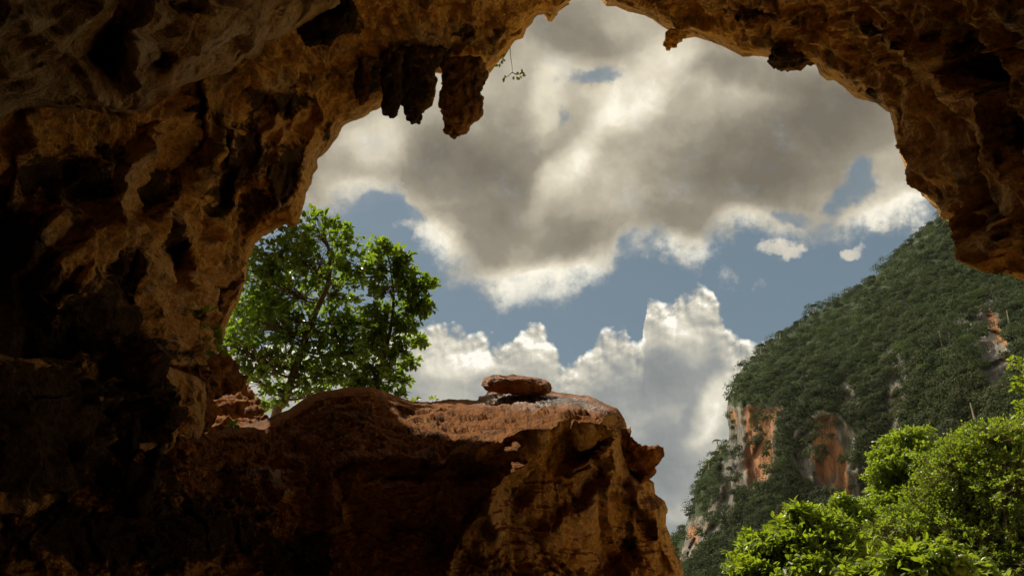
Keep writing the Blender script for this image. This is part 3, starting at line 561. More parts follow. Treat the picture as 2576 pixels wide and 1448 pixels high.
sheet('cave_buttress', axis(-900, 560, -24, 540, FINE+.2, 28), axis(760, 1620, 845, 1300, FINE+.2, 28), lambda X, Y: sdist(X, Y, LOWL), lambda X, Y, s: R_lowl(X, Y), 30, .7, 1.6, lowl_disp, M_CAVE,
      lambda X, Y, s, V: {'stain_shade': np.maximum(np.maximum(blob(X, Y, 290, 890, 120, 50, 0), blob(X, Y, 380, 1010, 60, 40, 0)), blob(X, Y, 100, 1080, 420, 260, 0))*1.25, 'pale': 0*X}, inward=12,  # widest blob paints shade over the buttress, beyond its own dark rock
      label='dark jumbled rock buttress at the foot of the left cave wall')

# floor under the viewer and the valley ground outside
def plane(name, xs, ys, zf, matl, label):
    X, Y = np.meshgrid(xs, ys); s = X.shape; X = X.ravel(); Y = Y.ravel(); V = np.stack([X, Y, zf(X, Y)], 1); idx = np.arange(s[0]*s[1]).reshape(s)
    Fq = np.stack([idx[:-1, :-1], idx[:-1, 1:], idx[1:, 1:], idx[1:, :-1]], -1).reshape(-1, 4)
    z = np.zeros(len(V)); o = mesh_obj(name, V, Fq, matl, attrs={'stain_shade': z, 'pale': z, 'wet': z}); o['kind'] = 'structure'; o['label'] = label; return o
plane('cave_floor', np.linspace(-16, 16, 200), np.linspace(-13, 17, 200), lambda X, Y: -.1+.25*fbm(np.stack([X*.6, Y*.6, 0*X], 1), 5, .5, 3)-sstep(Y, 9, 17)*2.2, M_FLOOR, 'uneven orange rock floor of the cave')
def geo_ax(lim, n): t = np.linspace(-1, 1, n); return np.sign(t)*np.abs(t)**3*lim
plane('ground', geo_ax(1500, 161), geo_ax(1500, 161)+10, lambda X, Y: -1.6-.5*fbm(np.stack([X*.05, Y*.05, 0*X], 1), 3)-sstep(Y, 12, 60)*3, M_GROUND, 'valley ground of soil and low scrub beyond the cave')

# ------------------------------------------------------------------ bodies turned from an outline: stalactites, slabs, boulders
def turned(name, poly, r, matl, label, cat, group=None, depth_ratio=.75, amp=.05, rings=70, seg=64, top_in=0.0, stain_shade=.7, wet=0.0, freq=3.0, lean=0.0, pale=0.0):
    """body whose width at every height follows the outline, oval in plan, roughened; r = distance in metres"""
    P = np.array(poly, float); y0, y1 = P[:, 1].min(), P[:, 1].max()
    V = []; F = []
    for k in range(rings+1):
        t = k/rings; t2 = .5-.5*math.cos(math.pi*t); y = y0+(y1-y0)*(.002+.996*t2); xsx = []
        for i in range(len(P)):
            a, b = P[i], P[(i+1) % len(P)]
            if (a[1] > y) != (b[1] > y): xsx.append(a[0]+(y-a[1])*(b[0]-a[0])/(b[1]-a[1]))
        if len(xsx) < 2: xsx = [P[P[:, 1].argmin(), 0]]*2
        xl, xr = min(xsx), max(xsx); cx = (xl+xr)/2; hw = max((xr-xl)/2, .5)
        c = at(cx, y, r+lean*(1-t)); mpp = r/F0; dd = hw*mpp
        ry = dd*depth_ratio
        f = ray([cx], [y])[0]; f = f/np.linalg.norm(f)
        for s in range(seg):
            a = 2*math.pi*s/seg
            ca, sa = math.cos(a), math.sin(a)
            ca = math.copysign(abs(ca)**.8, ca); sa = math.copysign(abs(sa)**.8, sa)
            V.append(c+RG*dd*ca+FW*ry*sa)
    n = (rings+1)*seg
    for k in range(rings):
        for s in range(seg): F.append((k*seg+s, k*seg+(s+1) % seg, (k+1)*seg+(s+1) % seg, (k+1)*seg+s))
    V = np.array(V); ct = V[:seg].mean(0); cb = V[-seg:].mean(0); V = np.vstack([V, ct, cb])
    for s in range(0, seg, 2): F.append((n, (s+2) % seg, (s+1) % seg, s)); q = rings*seg; F.append((n+1, q+s, q+(s+1) % seg, q+(s+2) % seg))
    F = np.array(F); N = -normals(V, F); C0 = V.mean(0); N *= np.sign((N*(V-C0)).sum(1).mean())
    Vq = V*np.array([1.5, 1.5, .45]) if cat == 'stalactite' else V
    d = amp*(1.1*fbm(Vq*freq, 3, .55, 3, 'billow')+.9*fbm(V*freq*1.2*np.array([1.6, 1.6, .6]), 3, .5, 9, 'ridge')+.5*fbm(V*freq*4, 3, .6, 6))
    if cat != 'stalactite': d = d+(.32 if amp > .04 else .05)*facets(V, freq*.8, seed=2)[0]+.12*facets(V, freq*2.2, seed=8)[0]
    V = V+N*d[:, None]; z = np.ones(len(V))
    base = V[V[:, 2].argmin()].copy() if cat != 'stalactite' else V[V[:, 2].argmax()].copy()
    o = mesh_obj(name, V, F, matl, attrs={'stain_shade': z*stain_shade, 'pale': z*pale, 'wet': z*wet}, loc=C0)
    return tag(o, label, cat, group)
G = 'stalactites hanging from the roof edge'
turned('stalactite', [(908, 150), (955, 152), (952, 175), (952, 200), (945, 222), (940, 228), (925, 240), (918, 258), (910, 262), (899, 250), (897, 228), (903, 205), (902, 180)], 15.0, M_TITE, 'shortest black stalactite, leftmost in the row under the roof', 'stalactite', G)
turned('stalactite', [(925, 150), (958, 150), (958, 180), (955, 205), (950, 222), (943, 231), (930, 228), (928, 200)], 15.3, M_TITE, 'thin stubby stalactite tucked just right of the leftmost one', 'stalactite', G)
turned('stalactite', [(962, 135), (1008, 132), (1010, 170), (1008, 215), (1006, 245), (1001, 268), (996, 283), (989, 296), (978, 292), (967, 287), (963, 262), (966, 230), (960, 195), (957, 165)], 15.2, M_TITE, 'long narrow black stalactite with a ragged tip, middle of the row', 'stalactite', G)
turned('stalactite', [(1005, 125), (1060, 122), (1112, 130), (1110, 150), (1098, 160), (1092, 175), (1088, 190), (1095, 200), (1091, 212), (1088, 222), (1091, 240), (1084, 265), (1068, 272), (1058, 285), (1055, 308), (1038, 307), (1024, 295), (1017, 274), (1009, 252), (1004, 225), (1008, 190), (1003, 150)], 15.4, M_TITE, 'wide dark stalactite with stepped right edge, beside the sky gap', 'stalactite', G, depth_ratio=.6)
turned('stalactite', [(1112, 160), (1215, 150), (1218, 185), (1208, 215), (1203, 235), (1211, 258), (1208, 285), (1198, 302), (1180, 314), (1163, 332), (1150, 342), (1134, 341), (1125, 328), (1120, 298), (1113, 266), (1110, 243), (1117, 222), (1118, 190)], 15.9, M_TITE, 'largest stalactite, brown and bulging, hanging alone against the clouds', 'stalactite', G, depth_ratio=.7, stain_shade=.45, amp=.07)
turned('rock_curtain', [(750, 62), (790, 58), (880, -10), (884, 20), (876, 55), (866, 75), (850, 94), (838, 92), (828, 96), (812, 90), (800, 102), (784, 116), (774, 112), (765, 90)], 12.6, M_TITE, 'jagged black rock curtain hanging at the top left of the opening', 'rock formation', None, depth_ratio=.35, stain_shade=.9)
turned('stalactite', [(1955, 118), (2030, 122), (2045, 150), (2020, 163), (2000, 172), (1965, 172), (1950, 162), (1944, 148)], 14.0, M_TITE, 'small rounded dark knob under the right roof edge', 'stalactite', None, stain_shade=.5)
turned('stalactite', [(1690, 72), (1722, 84), (1712, 98), (1698, 118), (1684, 128), (1676, 122), (1673, 105), (1677, 85)], 16.0, M_CAVE, 'short brown hooked stalactite at the top right of the opening', 'stalactite', None, stain_shade=.2)
turned('cap_rock', [(1241, 943), (1288, 946), (1354, 950), (1366, 958), (1378, 961), (1385, 969), (1384, 985), (1345, 988), (1290, 986), (1250, 984), (1226, 978), (1213, 967), (1218, 956)], 14.1, M_BOULDER, 'flat brown slab of rock balanced on top of the ledge', 'rock', None, depth_ratio=.6, stain_shade=.25, amp=.018, freq=3, wet=.3)
turned('boulder', [(1574, 1090), (1590, 1099), (1601, 1108), (1620, 1115), (1644, 1131), (1642, 1148), (1634, 1168), (1628, 1185), (1620, 1196), (1590, 1192), (1565, 1165), (1552, 1120), (1560, 1098)], 12.2, M_BOULDER, 'angular orange boulder jutting from the right end of the ledge', 'boulder', None, depth_ratio=.9, stain_shade=.15, amp=.06, freq=2.2)
turned('boulder', [(440, 905), (500, 900), (560, 908), (566, 930), (570, 955), (540, 975), (470, 970), (440, 940)], 13.4, M_BOULDER, 'shaded brown block at the base of the left wall', 'boulder', None, stain_shade=.3, amp=.09, freq=2)
turned('boulder', [(520, 965), (560, 962), (600, 972), (626, 990), (648, 1008), (660, 1035), (660, 1060), (630, 1090), (560, 1100), (505, 1090), (505, 1000)], 14.5, M_BOULDER, 'sunlit orange boulder left of the ledge, below the tree', 'boulder', None, stain_shade=0, lean=3.6, amp=.06, freq=2.2, depth_ratio=.8)
turned('boulder', [(425, 948), (470, 942), (515, 950), (527, 975), (522, 1030), (505, 1090), (470, 1120), (420, 1110), (400, 1040), (408, 980)], 11.6, M_BOULDER, 'tall dark brown boulder in front of the sunlit one', 'boulder', None, stain_shade=.45, amp=.10, freq=2, depth_ratio=.8)
turned('boulder', [(262, 880), (300, 862), (340, 856), (368, 868), (392, 905), (400, 940), (340, 950), (280, 930)], 9.2, M_CAVE, 'flat topped black rock halfway down the foot of the left wall', 'boulder', None, stain_shade=1.0, amp=.08, freq=2.2, depth_ratio=.8)
turned('boulder', [(400, 965), (425, 978), (436, 1000), (430, 1030), (404, 1060), (360, 1070), (340, 1030), (360, 985)], 9.4, M_CAVE, 'pointed dark rock left of the tall brown boulder', 'boulder', None, stain_shade=.9, amp=.08, freq=2.2, depth_ratio=.8)
turned('boulder', [(370, 1090), (400, 1095), (440, 1118), (462, 1135), (450, 1165), (400, 1170), (372, 1150), (362, 1115)], 10.0, M_BOULDER, 'small wedge shaped boulder in the dark lower left', 'boulder', None, stain_shade=.2, amp=.07, freq=3)
turned('boulder', [(250, 1150), (300, 1115), (350, 1130), (390, 1180), (400, 1230), (360, 1260), (280, 1250), (240, 1200)], 9.0, M_LEDGE, 'black boulder in the deepest shade at lower left', 'boulder', None, stain_shade=.8, amp=.2, freq=1.6)

# ------------------------------------------------------------------ the karst hill
HILL = [(1640, 1800), (1660, 1450), (1692, 1359), (1725, 1319), (1743, 1264), (1748, 1224), (1765, 1189), (1780, 1159), (1810, 1131), (1833, 1109), (1835, 1083), (1828, 1043), (1832, 998), (1848, 953), (1872, 920), (1905, 890), (1935, 860), (1985, 830), (2045, 786), (2085, 765), (2124, 741), (2205, 692), (2259, 633), (2314, 584), (2362, 547), (2450, 490), (2600, 420), (2900, 330), (3300, 300), (3600, 320), (3600, 1800)]
R_hill = tps([(1700, 1400, 262), (1830, 1100, 266), (1835, 960, 276), (1930, 870, 292), (2100, 770, 312), (2362, 560, 345), (2000, 1300, 236), (2000, 1050, 242), (2000, 950, 256), (2200, 1300, 217), (2200, 1100, 222), (2200, 950, 240), (2200, 800, 275), (2400, 1300, 196), (2400, 1000, 205), (2400, 800, 245), (2500, 650, 295), (2576, 1000, 196), (2576, 1300, 184), (1750, 1449, 252), (1900, 1750, 225), (2500, 1750, 170), (3500, 1700, 150), (3500, 400, 300), (3000, 1000, 190)])
def z7(pts): return [(1635+.5004*x, 723.2+.5004*y) for x, y in pts]
BARE = [z7(p) for p in ([(480, 600), (560, 588), (640, 575), (690, 600), (680, 650), (620, 700), (628, 830), (635, 900), (560, 990), (490, 1005), (468, 860), (470, 720), (465, 640)],
    [(740, 720), (800, 650), (870, 630), (950, 640), (1000, 690), (1040, 780), (1010, 900), (1080, 930), (1150, 1010), (1140, 1150), (1060, 1140), (1030, 1070), (920, 1115), (850, 1000), (790, 960), (720, 900), (700, 800)],
    [(1160, 300), (1210, 285), (1255, 350), (1290, 430), (1290, 600), (1250, 640), (1230, 730), (1195, 720), (1205, 600), (1215, 450), (1180, 380)],
    [(1500, 130), (1560, 150), (1640, 200), (1670, 90), (1720, 60), (1770, 200), (1800, 280), (1890, 400), (1870, 480), (1710, 540), (1665, 440), (1640, 340), (1590, 240)],
    [(400, 590), (450, 600), (450, 760), (470, 1000), (420, 980), (395, 800), (392, 650)], [(200, 1210), (260, 1150), (310, 1180), (290, 1260), (230, 1300), (190, 1370), (160, 1370)],
    [(625, 1105), (650, 1100), (665, 1170), (640, 1195)], [(960, 480), (1000, 500), (1060, 560), (1040, 610), (980, 590)], [(370, 880), (410, 900), (430, 1100), (390, 1180), (360, 1050)], [(1210, 700), (1260, 680), (1240, 800), (1180, 810)], [(320, 1060), (370, 1080), (350, 1200), (300, 1240), (300, 1140)])]
ORG = [z7(p) for p in ([(480, 600), (600, 590), (690, 600), (620, 700), (628, 830), (635, 900), (560, 990), (500, 1000), (478, 860)], [(800, 660), (940, 640), (950, 770), (990, 850), (1010, 1000), (1030, 1060), (920, 1110), (850, 1000), (810, 850)], [(1690, 90), (1740, 130), (1800, 280), (1780, 300), (1700, 200)], [(405, 600), (440, 620), (440, 690), (405, 680)], [(620, 1100), (670, 1100), (665, 1190), (630, 1190)], [(200, 1210), (250, 1190), (230, 1300), (200, 1300)])]
def hill_masks(X, Y):
    X, Y = X+16*fbm(np.stack([X/38, Y/38, 0*X], 1), 4, .6, 131), Y+22*fbm(np.stack([X/30, Y/60, 0*X+5], 1), 4, .6, 137)
    b = np.full(X.shape, -1e9)
    for p in BARE: b = np.maximum(b, sdist(X, Y, p)[0])
    o = np.full(X.shape, -1e9)
    for p in ORG: o = np.maximum(o, sdist(X, Y, p)[0])
    return b, o
def hill_disp(V, N, X, Y, sd):
    far = np.linalg.norm(V-CAM, axis=1); toC = (CAM-V)/far[:, None]; edge = sstep(sd, 0, 30); b, _ = hill_masks(X, Y)
    d = 13*fbm(V*.018, 4, .5, 2)+4.5*fbm(V*np.array([.06, .06, .014]), 4, .55, 7, 'ridge')+1.6*fbm(V*np.array([.2, .2, .05]), 3, .6, 11, 'ridge')
    h1, c1 = facets(V, .10, (1, 1, .45), 4); d = d-4*sstep(b, 0, 18)+sstep(b, -5, 10)*(.45*h1-1.1*c1)
    return V+toC*(d*(.25+.75*edge))[:, None]
def hill_attr(X, Y, sd, V):
    b, o = hill_masks(X, Y); return {'bare': sstep(b, -6, 3), 'orange': sstep(o, -4, 5)}
hill, HV = sheet('hill', axis(1600, 3600, 1660, 2600, 5, 30), axis(300, 1800, 520, 1460, 5, 30), lambda X, Y: sdist(X, Y, HILL), lambda X, Y, s: R_hill(X, Y), 90, 34, 60, hill_disp, M_HILL, hill_attr, inward=40,
      label='steep forested limestone hill with bare orange and grey cliffs')

def leaves_mesh(C, Dr, Nr, L, Wd, fold=.25):
    """C centres, Dr leaf axis, Nr face normal -> two quads per leaf"""
    n = len(C); Dr = Dr/np.linalg.norm(Dr, axis=1, keepdims=True); Sd = np.cross(Dr, Nr); Sd /= np.linalg.norm(Sd, axis=1, keepdims=True)+1e-9; Nn = np.cross(Sd, Dr)
    L = L[:, None]; Wd = Wd[:, None]
    v = np.stack([C, C+Dr*L*.32+Sd*Wd-Nn*Wd*fold*-1, C+Dr*L*.76+Sd*Wd*.72+Nn*Wd*fold*.6, C+Dr*L-Nn*L*.06, C+Dr*L*.76-Sd*Wd*.72+Nn*Wd*fold*.6, C+Dr*L*.32-Sd*Wd+Nn*Wd*fold], 1).reshape(-1, 3)
    b = np.arange(n)[:, None]*6
    F = np.concatenate([b+np.array([0, 3, 2, 1]), b+np.array([0, 5, 4, 3])])
    return v, F
rs = np.random.RandomState(11)
def unit(n):
    a = rs.normal(size=(n, 3)); return a/np.linalg.norm(a, axis=1, keepdims=True)
def crown_cloud(cs, rad, per, size, squash=.8):
    """leaf clumps round many crowns at once"""
    n = len(cs); m = n*per; k = np.repeat(np.arange(n), per); u = unit(m); u[:, 2] = np.abs(u[:, 2])*1.0-.25*rs.rand(m)
    rr = rad[k]*(.55+.5*rs.rand(m)**.6)*(1+.35*pn(u*1.7+k[:, None]*3.1))
    c = cs[k]+u*rr[:, None]*np.array([1, 1, squash])
    return c, u, k
X = rs.uniform(1650, 2640, 60000); Y = rs.uniform(500, 1500, 60000)
sd, _, _ = sdist(X, Y, HILL); b, _ = hill_masks(X, Y)
nz = fbm(np.stack([X/45, Y/60, 0*X], 1), 3, seed=5)+.9*fbm(np.stack([X/9, Y/20, 0*X], 1), 2, seed=15); cliffy = ((Y > 1000) & (X < 2230) & (X > 1840)) | (Y > 1230)
ok = (sd > 1) & ((b+nz*16 < -9) | ((b > -9) & (nz > .22) & (rs.rand(len(X)) < .12))) & ~((cliffy) & (nz < -.22))
X, Y, sd = X[ok], Y[ok], sd[ok]
from_r = R_hill(X, Y)+34*(1-np.sqrt(np.clip(1-np.clip(1-sd/90, 0, 1)**2, 0, 1)))
Pp = CAM+ray(X, Y)*from_r[:, None]; toC = (CAM-Pp)/np.linalg.norm(CAM-Pp, axis=1, keepdims=True)
bb = hill_masks(X, Y)[0]; edge = sstep(sd, 0, 30)
dd = (13*fbm(Pp*.018, 4, .5, 2)+4.5*fbm(Pp*np.array([.06, .06, .014]), 4, .55, 7, 'ridge')-4*sstep(bb, 0, 18))*(.25+.75*edge)
Pp = Pp+toC*(dd+1.2)[:, None]+np.array([0, 0, .8])
Pp = Pp+np.array([0, 0, 1])*np.where(rs.rand(len(Pp)) < .12, rs.uniform(.5, 3.2, len(Pp)), 0)[:, None]
# thin out to roughly even spacing
cell = {}; sel = []
for i in range(len(Pp)):
    key = (int(X[i]/13), int(Y[i]/11))
    if cell.get(key, 0) < 1: cell[key] = 1; sel.append(i)
Pp = Pp[sel]; n = len(Pp); rad = rs.uniform(1.1, 2.7, n)*np.where(rs.rand(n) < .18, 1.75, 1)
c, u, k = crown_cloud(Pp, rad, 160, .5)
m = len(c); tint = np.clip(rs.rand(n)**2.2+.5*fbm(Pp*.03, 3, .5, 77), 0, 1)[k]*.8+.2*rs.rand(m); hue = (rs.rand(n)**1.8)[k]
nr = u*2.0+.6*unit(m); dr = np.cross(nr, unit(m)); sz = rs.uniform(.24, .56, m)
v, f = leaves_mesh(c, dr, nr, sz*1.1, sz*.40)
fo = mesh_obj('forest', v, f, M_FOREST, attrs={'tint': np.repeat(tint, 6), 'hue': np.repeat(hue, 6)}, smooth=False)
tag(fo, 'dark green forest covering the steep karst hillside', 'forest', kind='stuff')

# ------------------------------------------------------------------ trees
def tube(paths, seg=7):
    """paths: list of (pts Nx3, radii N) -> quads"""
    V = []; F = []; n0 = 0
    for pts, rad in paths:
        pts = np.asarray(pts, float); n = len(pts); tg = np.gradient(pts, axis=0); tg /= np.linalg.norm(tg, axis=1, keepdims=True)+1e-9
        ref = np.array([.31, .22, .92]) if abs(tg[0] @ np.array([.31, .22, .92])) < .9 else np.array([1., 0, 0])
        for i in range(n):
            a = np.cross(tg[i], ref); a /= np.linalg.norm(a)+1e-9; b_ = np.cross(tg[i], a)
            for s in range(seg):
                th = 2*math.pi*s/seg; V.append(pts[i]+(a*math.cos(th)+b_*math.sin(th))*rad[i])
        for i in range(n-1):
            for s in range(seg): F.append((n0+i*seg+s, n0+i*seg+(s+1) % seg, n0+(i+1)*seg+(s+1) % seg, n0+(i+1)*seg+s))
        n0 += n*seg
    return np.array(V), np.array(F)
def bez(a, b_, bend, n=7):
    t = np.linspace(0, 1, n)[:, None]; mid = (a+b_)/2+bend; return (1-t)**2*a+2*t*(1-t)*mid+t*t*b_
def tree(name, label, cat, trunk, lobes, r, spread, ncl, leaf, width, per=7, matl=None, bark=None, trunk_r=.13, droop=0.0, group=None, twig=.35, clear=0.0, gz=None, seed=1, lobed=1.0, up=.5):
    """trunk: outline points (px,py); lobes: (px,py,rx,ry) crown masses; r distance; ncl leaf sprays"""
    global rs
    rs = np.random.RandomState(seed); rnd = random.Random(seed)
    tp = [at(x, y, r) for x, y in trunk]
    base = np.array([tp[0][0], tp[0][1], gz]) if gz is not None else tp[0]
    if gz is not None and tp[0][2]-gz > .3: tp = [base]+tp
    root = empty(name, base); tag(root, label, cat, group)
    # smooth trunk
    T = []; tp = np.array(tp)
    for i in range(len(tp)-1):
        q = np.linspace(0, 1, 8, endpoint=(i == len(tp)-2)); p0 = tp[max(i-1, 0)]; p1 = tp[i]; p2 = tp[i+1]; p3 = tp[min(i+2, len(tp)-1)]
        for t in q: T.append(.5*((2*p1)+(-p0+p2)*t+(2*p0-5*p1+4*p2-p3)*t*t+(-p0+3*p1-3*p2+p3)*t**3))
    T = np.array(T); tr = np.linspace(trunk_r, trunk_r*.28, len(T)); v, f = tube([(T, tr)], 12)
    v = v+ .012*np.stack([pn(v*3, 1), pn(v*3, 2), pn(v*3, 3)], 1); mesh_obj('trunk', v-base, f, bark or M_BARK, root)
    area = np.array([l[2]*l[3] for l in lobes], float); area /= area.sum(); paths = []; C = []; Dm = []
    for li, l in enumerate(lobes):
        c = at(l[0], l[1], r+rnd.uniform(-.5, .5)*spread); mpp = r/F0; rx, rz = l[2]*mpp, l[3]*mpp; ryy = min(rx*1.0, spread)
        # a limb from the nearest trunk point below the lobe
        dist = np.linalg.norm(T-c, axis=1)+np.maximum(T[:, 2]-c[2]+.2, 0)*2; j = int(dist.argmin()); a = T[j]
        limb = bez(a, c, np.array([0, 0, -.12*np.linalg.norm(c-a)])+.1*unit(1)[0], 9); r0 = max(tr[j]*.38, .010); paths.append((limb, np.linspace(r0, r0*.3, 9)))
        n = max(4, int(ncl*area[li])); uu = unit(n); rr = .2+1.0*rs.rand(n)**.5
        rr = rr*(1+.30*lobed*pn(uu*2.3, li)); e = c+uu*rr[:, None]*np.array([rx, ryy, rz])
        for q in range(n):
            s = limb[rnd.randint(3, 8)]; tw = bez(s, e[q], np.array([0, 0, .1*np.linalg.norm(e[q]-s)])+.06*unit(1)[0], 5)
            if rnd.random() < .75: paths.append((tw, np.linspace(r0*.26+.003, .0035+r*.00012, 5)))
            C.append(tw[-1]); dv = tw[-1]-tw[-3]; Dm.append(dv/(np.linalg.norm(dv)+1e-9))
    v, f = tube(paths, 5); mesh_obj('branches', v-base, f, bark or M_BARK, root)
    C = np.array(C); Dm = np.array(Dm); k = np.repeat(np.arange(len(C)), per); m = len(k)
    axis_ = Dm[k]+np.array([0, 0, .35*up]); off = rs.rand(m)
    cc = C[k]-Dm[k]*(off*twig*.6)[:, None]+unit(m)*.05*twig*3
    d = axis_*.65+unit(m)*.95+np.array([0, 0, -droop]); d /= np.linalg.norm(d, axis=1, keepdims=True)
    nr = np.array([0, 0, 1.0])+unit(m)*.75+.35*SUN; L = leaf*rs.uniform(.6, 1.2, m)
    ct = rs.rand(len(C)); tint = np.clip(.65*ct[k]+.35*rs.rand(m), 0, 1)
    if clear:   # sprays keep off the near side of the trunk
        dxz = np.min(np.hypot(cc[:, None, 0]-T[None, ::2, 0], cc[:, None, 2]-T[None, ::2, 2]), 1); kp = ~((dxz < clear) & (cc[:, 1] < T[:, 1].mean()) & (rs.rand(m) < .9))
        cc, d, nr, L, tint = cc[kp], d[kp], nr[kp], L[kp], tint[kp]; m = len(cc)
    v, f = leaves_mesh(cc, d, nr, L, L*width*rs.uniform(.8, 1.15, m))
    mesh_obj('crown', v-base, f, matl or M_LEAF, root, attrs={'tint': np.repeat(tint, 6)}, smooth=False)
    return root
tree('tree', 'large broadleaf tree with a leaning brown trunk behind the ledge', 'tree', [(690, 1060), (715, 1010), (735, 950), (765, 860), (792, 790), (815, 740), (828, 700), (830, 640), (815, 590)],
     [(800, 590, 62, 48), (745, 600, 45, 38), (860, 605, 48, 40), (690, 640, 55, 42), (780, 660, 80, 60), (880, 660, 45, 45), (650, 690, 55, 55), (730, 730, 80, 60), (850, 740, 60, 60), (620, 790, 50, 60), (700, 820, 85, 70), (790, 830, 75, 70), (860, 850, 60, 60), (590, 870, 40, 45), (660, 910, 75, 50), (760, 920, 80, 55), (860, 930, 60, 50), (620, 945, 45, 35), (700, 985, 60, 35), (790, 985, 50, 28), (665, 1020, 30, 22), (905, 700, 22, 30), (915, 680, 22, 22), (905, 810, 45, 35), (915, 880, 45, 45), (820, 560, 25, 25), (660, 770, 60, 50)],
     20.3, 1.5, 1500, .185, .29, 7, M_LEAF, trunk_r=.14, clear=.2, gz=2.5, seed=3)
tree('tree', 'slimmer broadleaf tree right of the leaning one, above the ledge', 'tree', [(945, 990), (955, 960), (968, 890), (982, 830), (990, 760), (985, 690), (975, 640)],
     [(968, 625, 34, 28), (1000, 650, 34, 28), (950, 670, 36, 36), (1015, 690, 36, 30), (975, 720, 44, 38), (1060, 715, 36, 22), (1085, 712, 20, 12), (1040, 760, 42, 34), (960, 790, 44, 42), (1070, 780, 26, 26), (1020, 820, 38, 32), (1050, 850, 28, 20), (940, 860, 44, 44), (1000, 880, 30, 26), (1030, 910, 28, 18), (950, 930, 42, 34), (1005, 950, 30, 22), (1015, 985, 20, 12), (905, 960, 34, 28), (960, 975, 28, 18)],
     19.0, .9, 760, .175, .29, 7, M_LEAF, trunk_r=.085, clear=.14, gz=2.5, seed=5)
GT = 'sunlit trees in front of the hill'
tree('tree', 'tall small leaved tree at the right edge, the nearest big crown to the cliff', 'tree', [(2480, 1449), (2470, 1350), (2490, 1250), (2480, 1150)],
     [(2500, 1095, 70, 30), (2560, 1105, 50, 40), (2440, 1135, 60, 38), (2520, 1150, 90, 60), (2400, 1180, 70, 50), (2470, 1220, 90, 60), (2570, 1230, 70, 80), (2370, 1250, 70, 55), (2450, 1300, 90, 65), (2550, 1340, 90, 70), (2330, 1320, 80, 55), (2420, 1380, 90, 60), (2540, 1430, 90, 50), (2650, 1180, 60, 80), (2230, 1350, 60, 35), (2290, 1330, 60, 40), (2180, 1380, 50, 30), (2650, 1330, 90, 110)],
     27, 2.4, 11500, .10, .28, 9, M_LEAF2, trunk_r=.22, gz=-3, group=GT, seed=8, lobed=1.4)
tree('tree', 'feathery tree whose layered crown rises left of the tallest tree', 'tree', [(2290, 1449), (2280, 1300), (2270, 1200), (2285, 1130)],
     [(2300, 1088, 40, 12), (2265, 1108, 45, 14), (2300, 1128, 42, 14), (2235, 1140, 40, 16), (2280, 1160, 55, 18), (2220, 1185, 35, 22), (2270, 1200, 50, 22), (2215, 1225, 32, 24), (2320, 1190, 40, 25), (2240, 1265, 55, 30), (2300, 1250, 60, 30), (2210, 1300, 60, 35)],
     31, 1.8, 2600, .16, .26, 9, M_LEAF2, trunk_r=.18, gz=-3.4, group=GT, seed=9, droop=.3)
tree('tree', 'big leaved bushy tree in the foreground at bottom centre right', 'tree', [(2040, 1500), (2035, 1420), (2040, 1350)],
     [(2010, 1285, 34, 22), (2040, 1310, 55, 30), (1985, 1330, 45, 28), (2090, 1330, 50, 32), (1950, 1365, 55, 28), (2030, 1365, 70, 35), (2110, 1380, 60, 40), (1900, 1395, 48, 22), (1980, 1410, 70, 35), (2070, 1430, 80, 40), (1880, 1430, 55, 22), (1940, 1450, 80, 30)],
     17, 1.3, 2100, .155, .26, 8, M_LEAF2, trunk_r=.10, gz=-2.2, group=GT, seed=12, droop=.25)
tree('tree', 'small feathery treetop between the big leaved bush and the cliff', 'tree', [(2140, 1449), (2140, 1320), (2130, 1270)],
     [(2120, 1255, 26, 12), (2145, 1268, 32, 12), (2120, 1285, 36, 16), (2160, 1300, 42, 22), (2130, 1320, 50, 24), (2190, 1310, 45, 28)],
     28, 1.2, 900, .17, .24, 8, M_LEAF2, trunk_r=.1, gz=-3.2, group=GT, seed=14, droop=.3)
tree('tree', 'drooping big leaved tree at the bottom edge, right of the bushy one', 'tree', [(2330, 1560), (2335, 1480), (2330, 1420)],
     [(2320, 1385, 40, 22), (2270, 1405, 50, 24), (2370, 1400, 48, 24), (2220, 1430, 50, 26), (2320, 1430, 70, 30), (2410, 1430, 50, 26), (2170, 1450, 55, 26), (2280, 1470, 80, 30), (2440, 1465, 70, 28)],
     13.5, 1.1, 900, .17, .23, 8, M_LEAF2, trunk_r=.08, gz=-1.9, group=GT, seed=16, droop=.7)
tree('tree', 'slender pale green sapling top beside the foot of the hill', 'tree', [(1885, 1480), (1886, 1420), (1882, 1370)],
     [(1880, 1345, 14, 12), (1878, 1365, 20, 14), (1885, 1385, 22, 14), (1875, 1402, 18, 10)],
     24, .7, 120, .19, .26, 7, M_LEAF2, trunk_r=.05, gz=-2.8, group=GT, seed=18)
tree('tree', 'sparse spray of leafy branches entering at the right frame edge', 'tree', [(2660, 1500), (2640, 1200), (2610, 1000)],
     [(2545, 920, 22, 8), (2562, 905, 16, 8), (2570, 945, 16, 8), (2540, 965, 16, 7), (2568, 985, 14, 10), (2590, 930, 30, 30), (2600, 1000, 30, 30), (2560, 1020, 26, 14)],
     25, .8, 60, .15, .28, 6, M_LEAF2, trunk_r=.11, gz=-2.8, group=GT, seed=19)

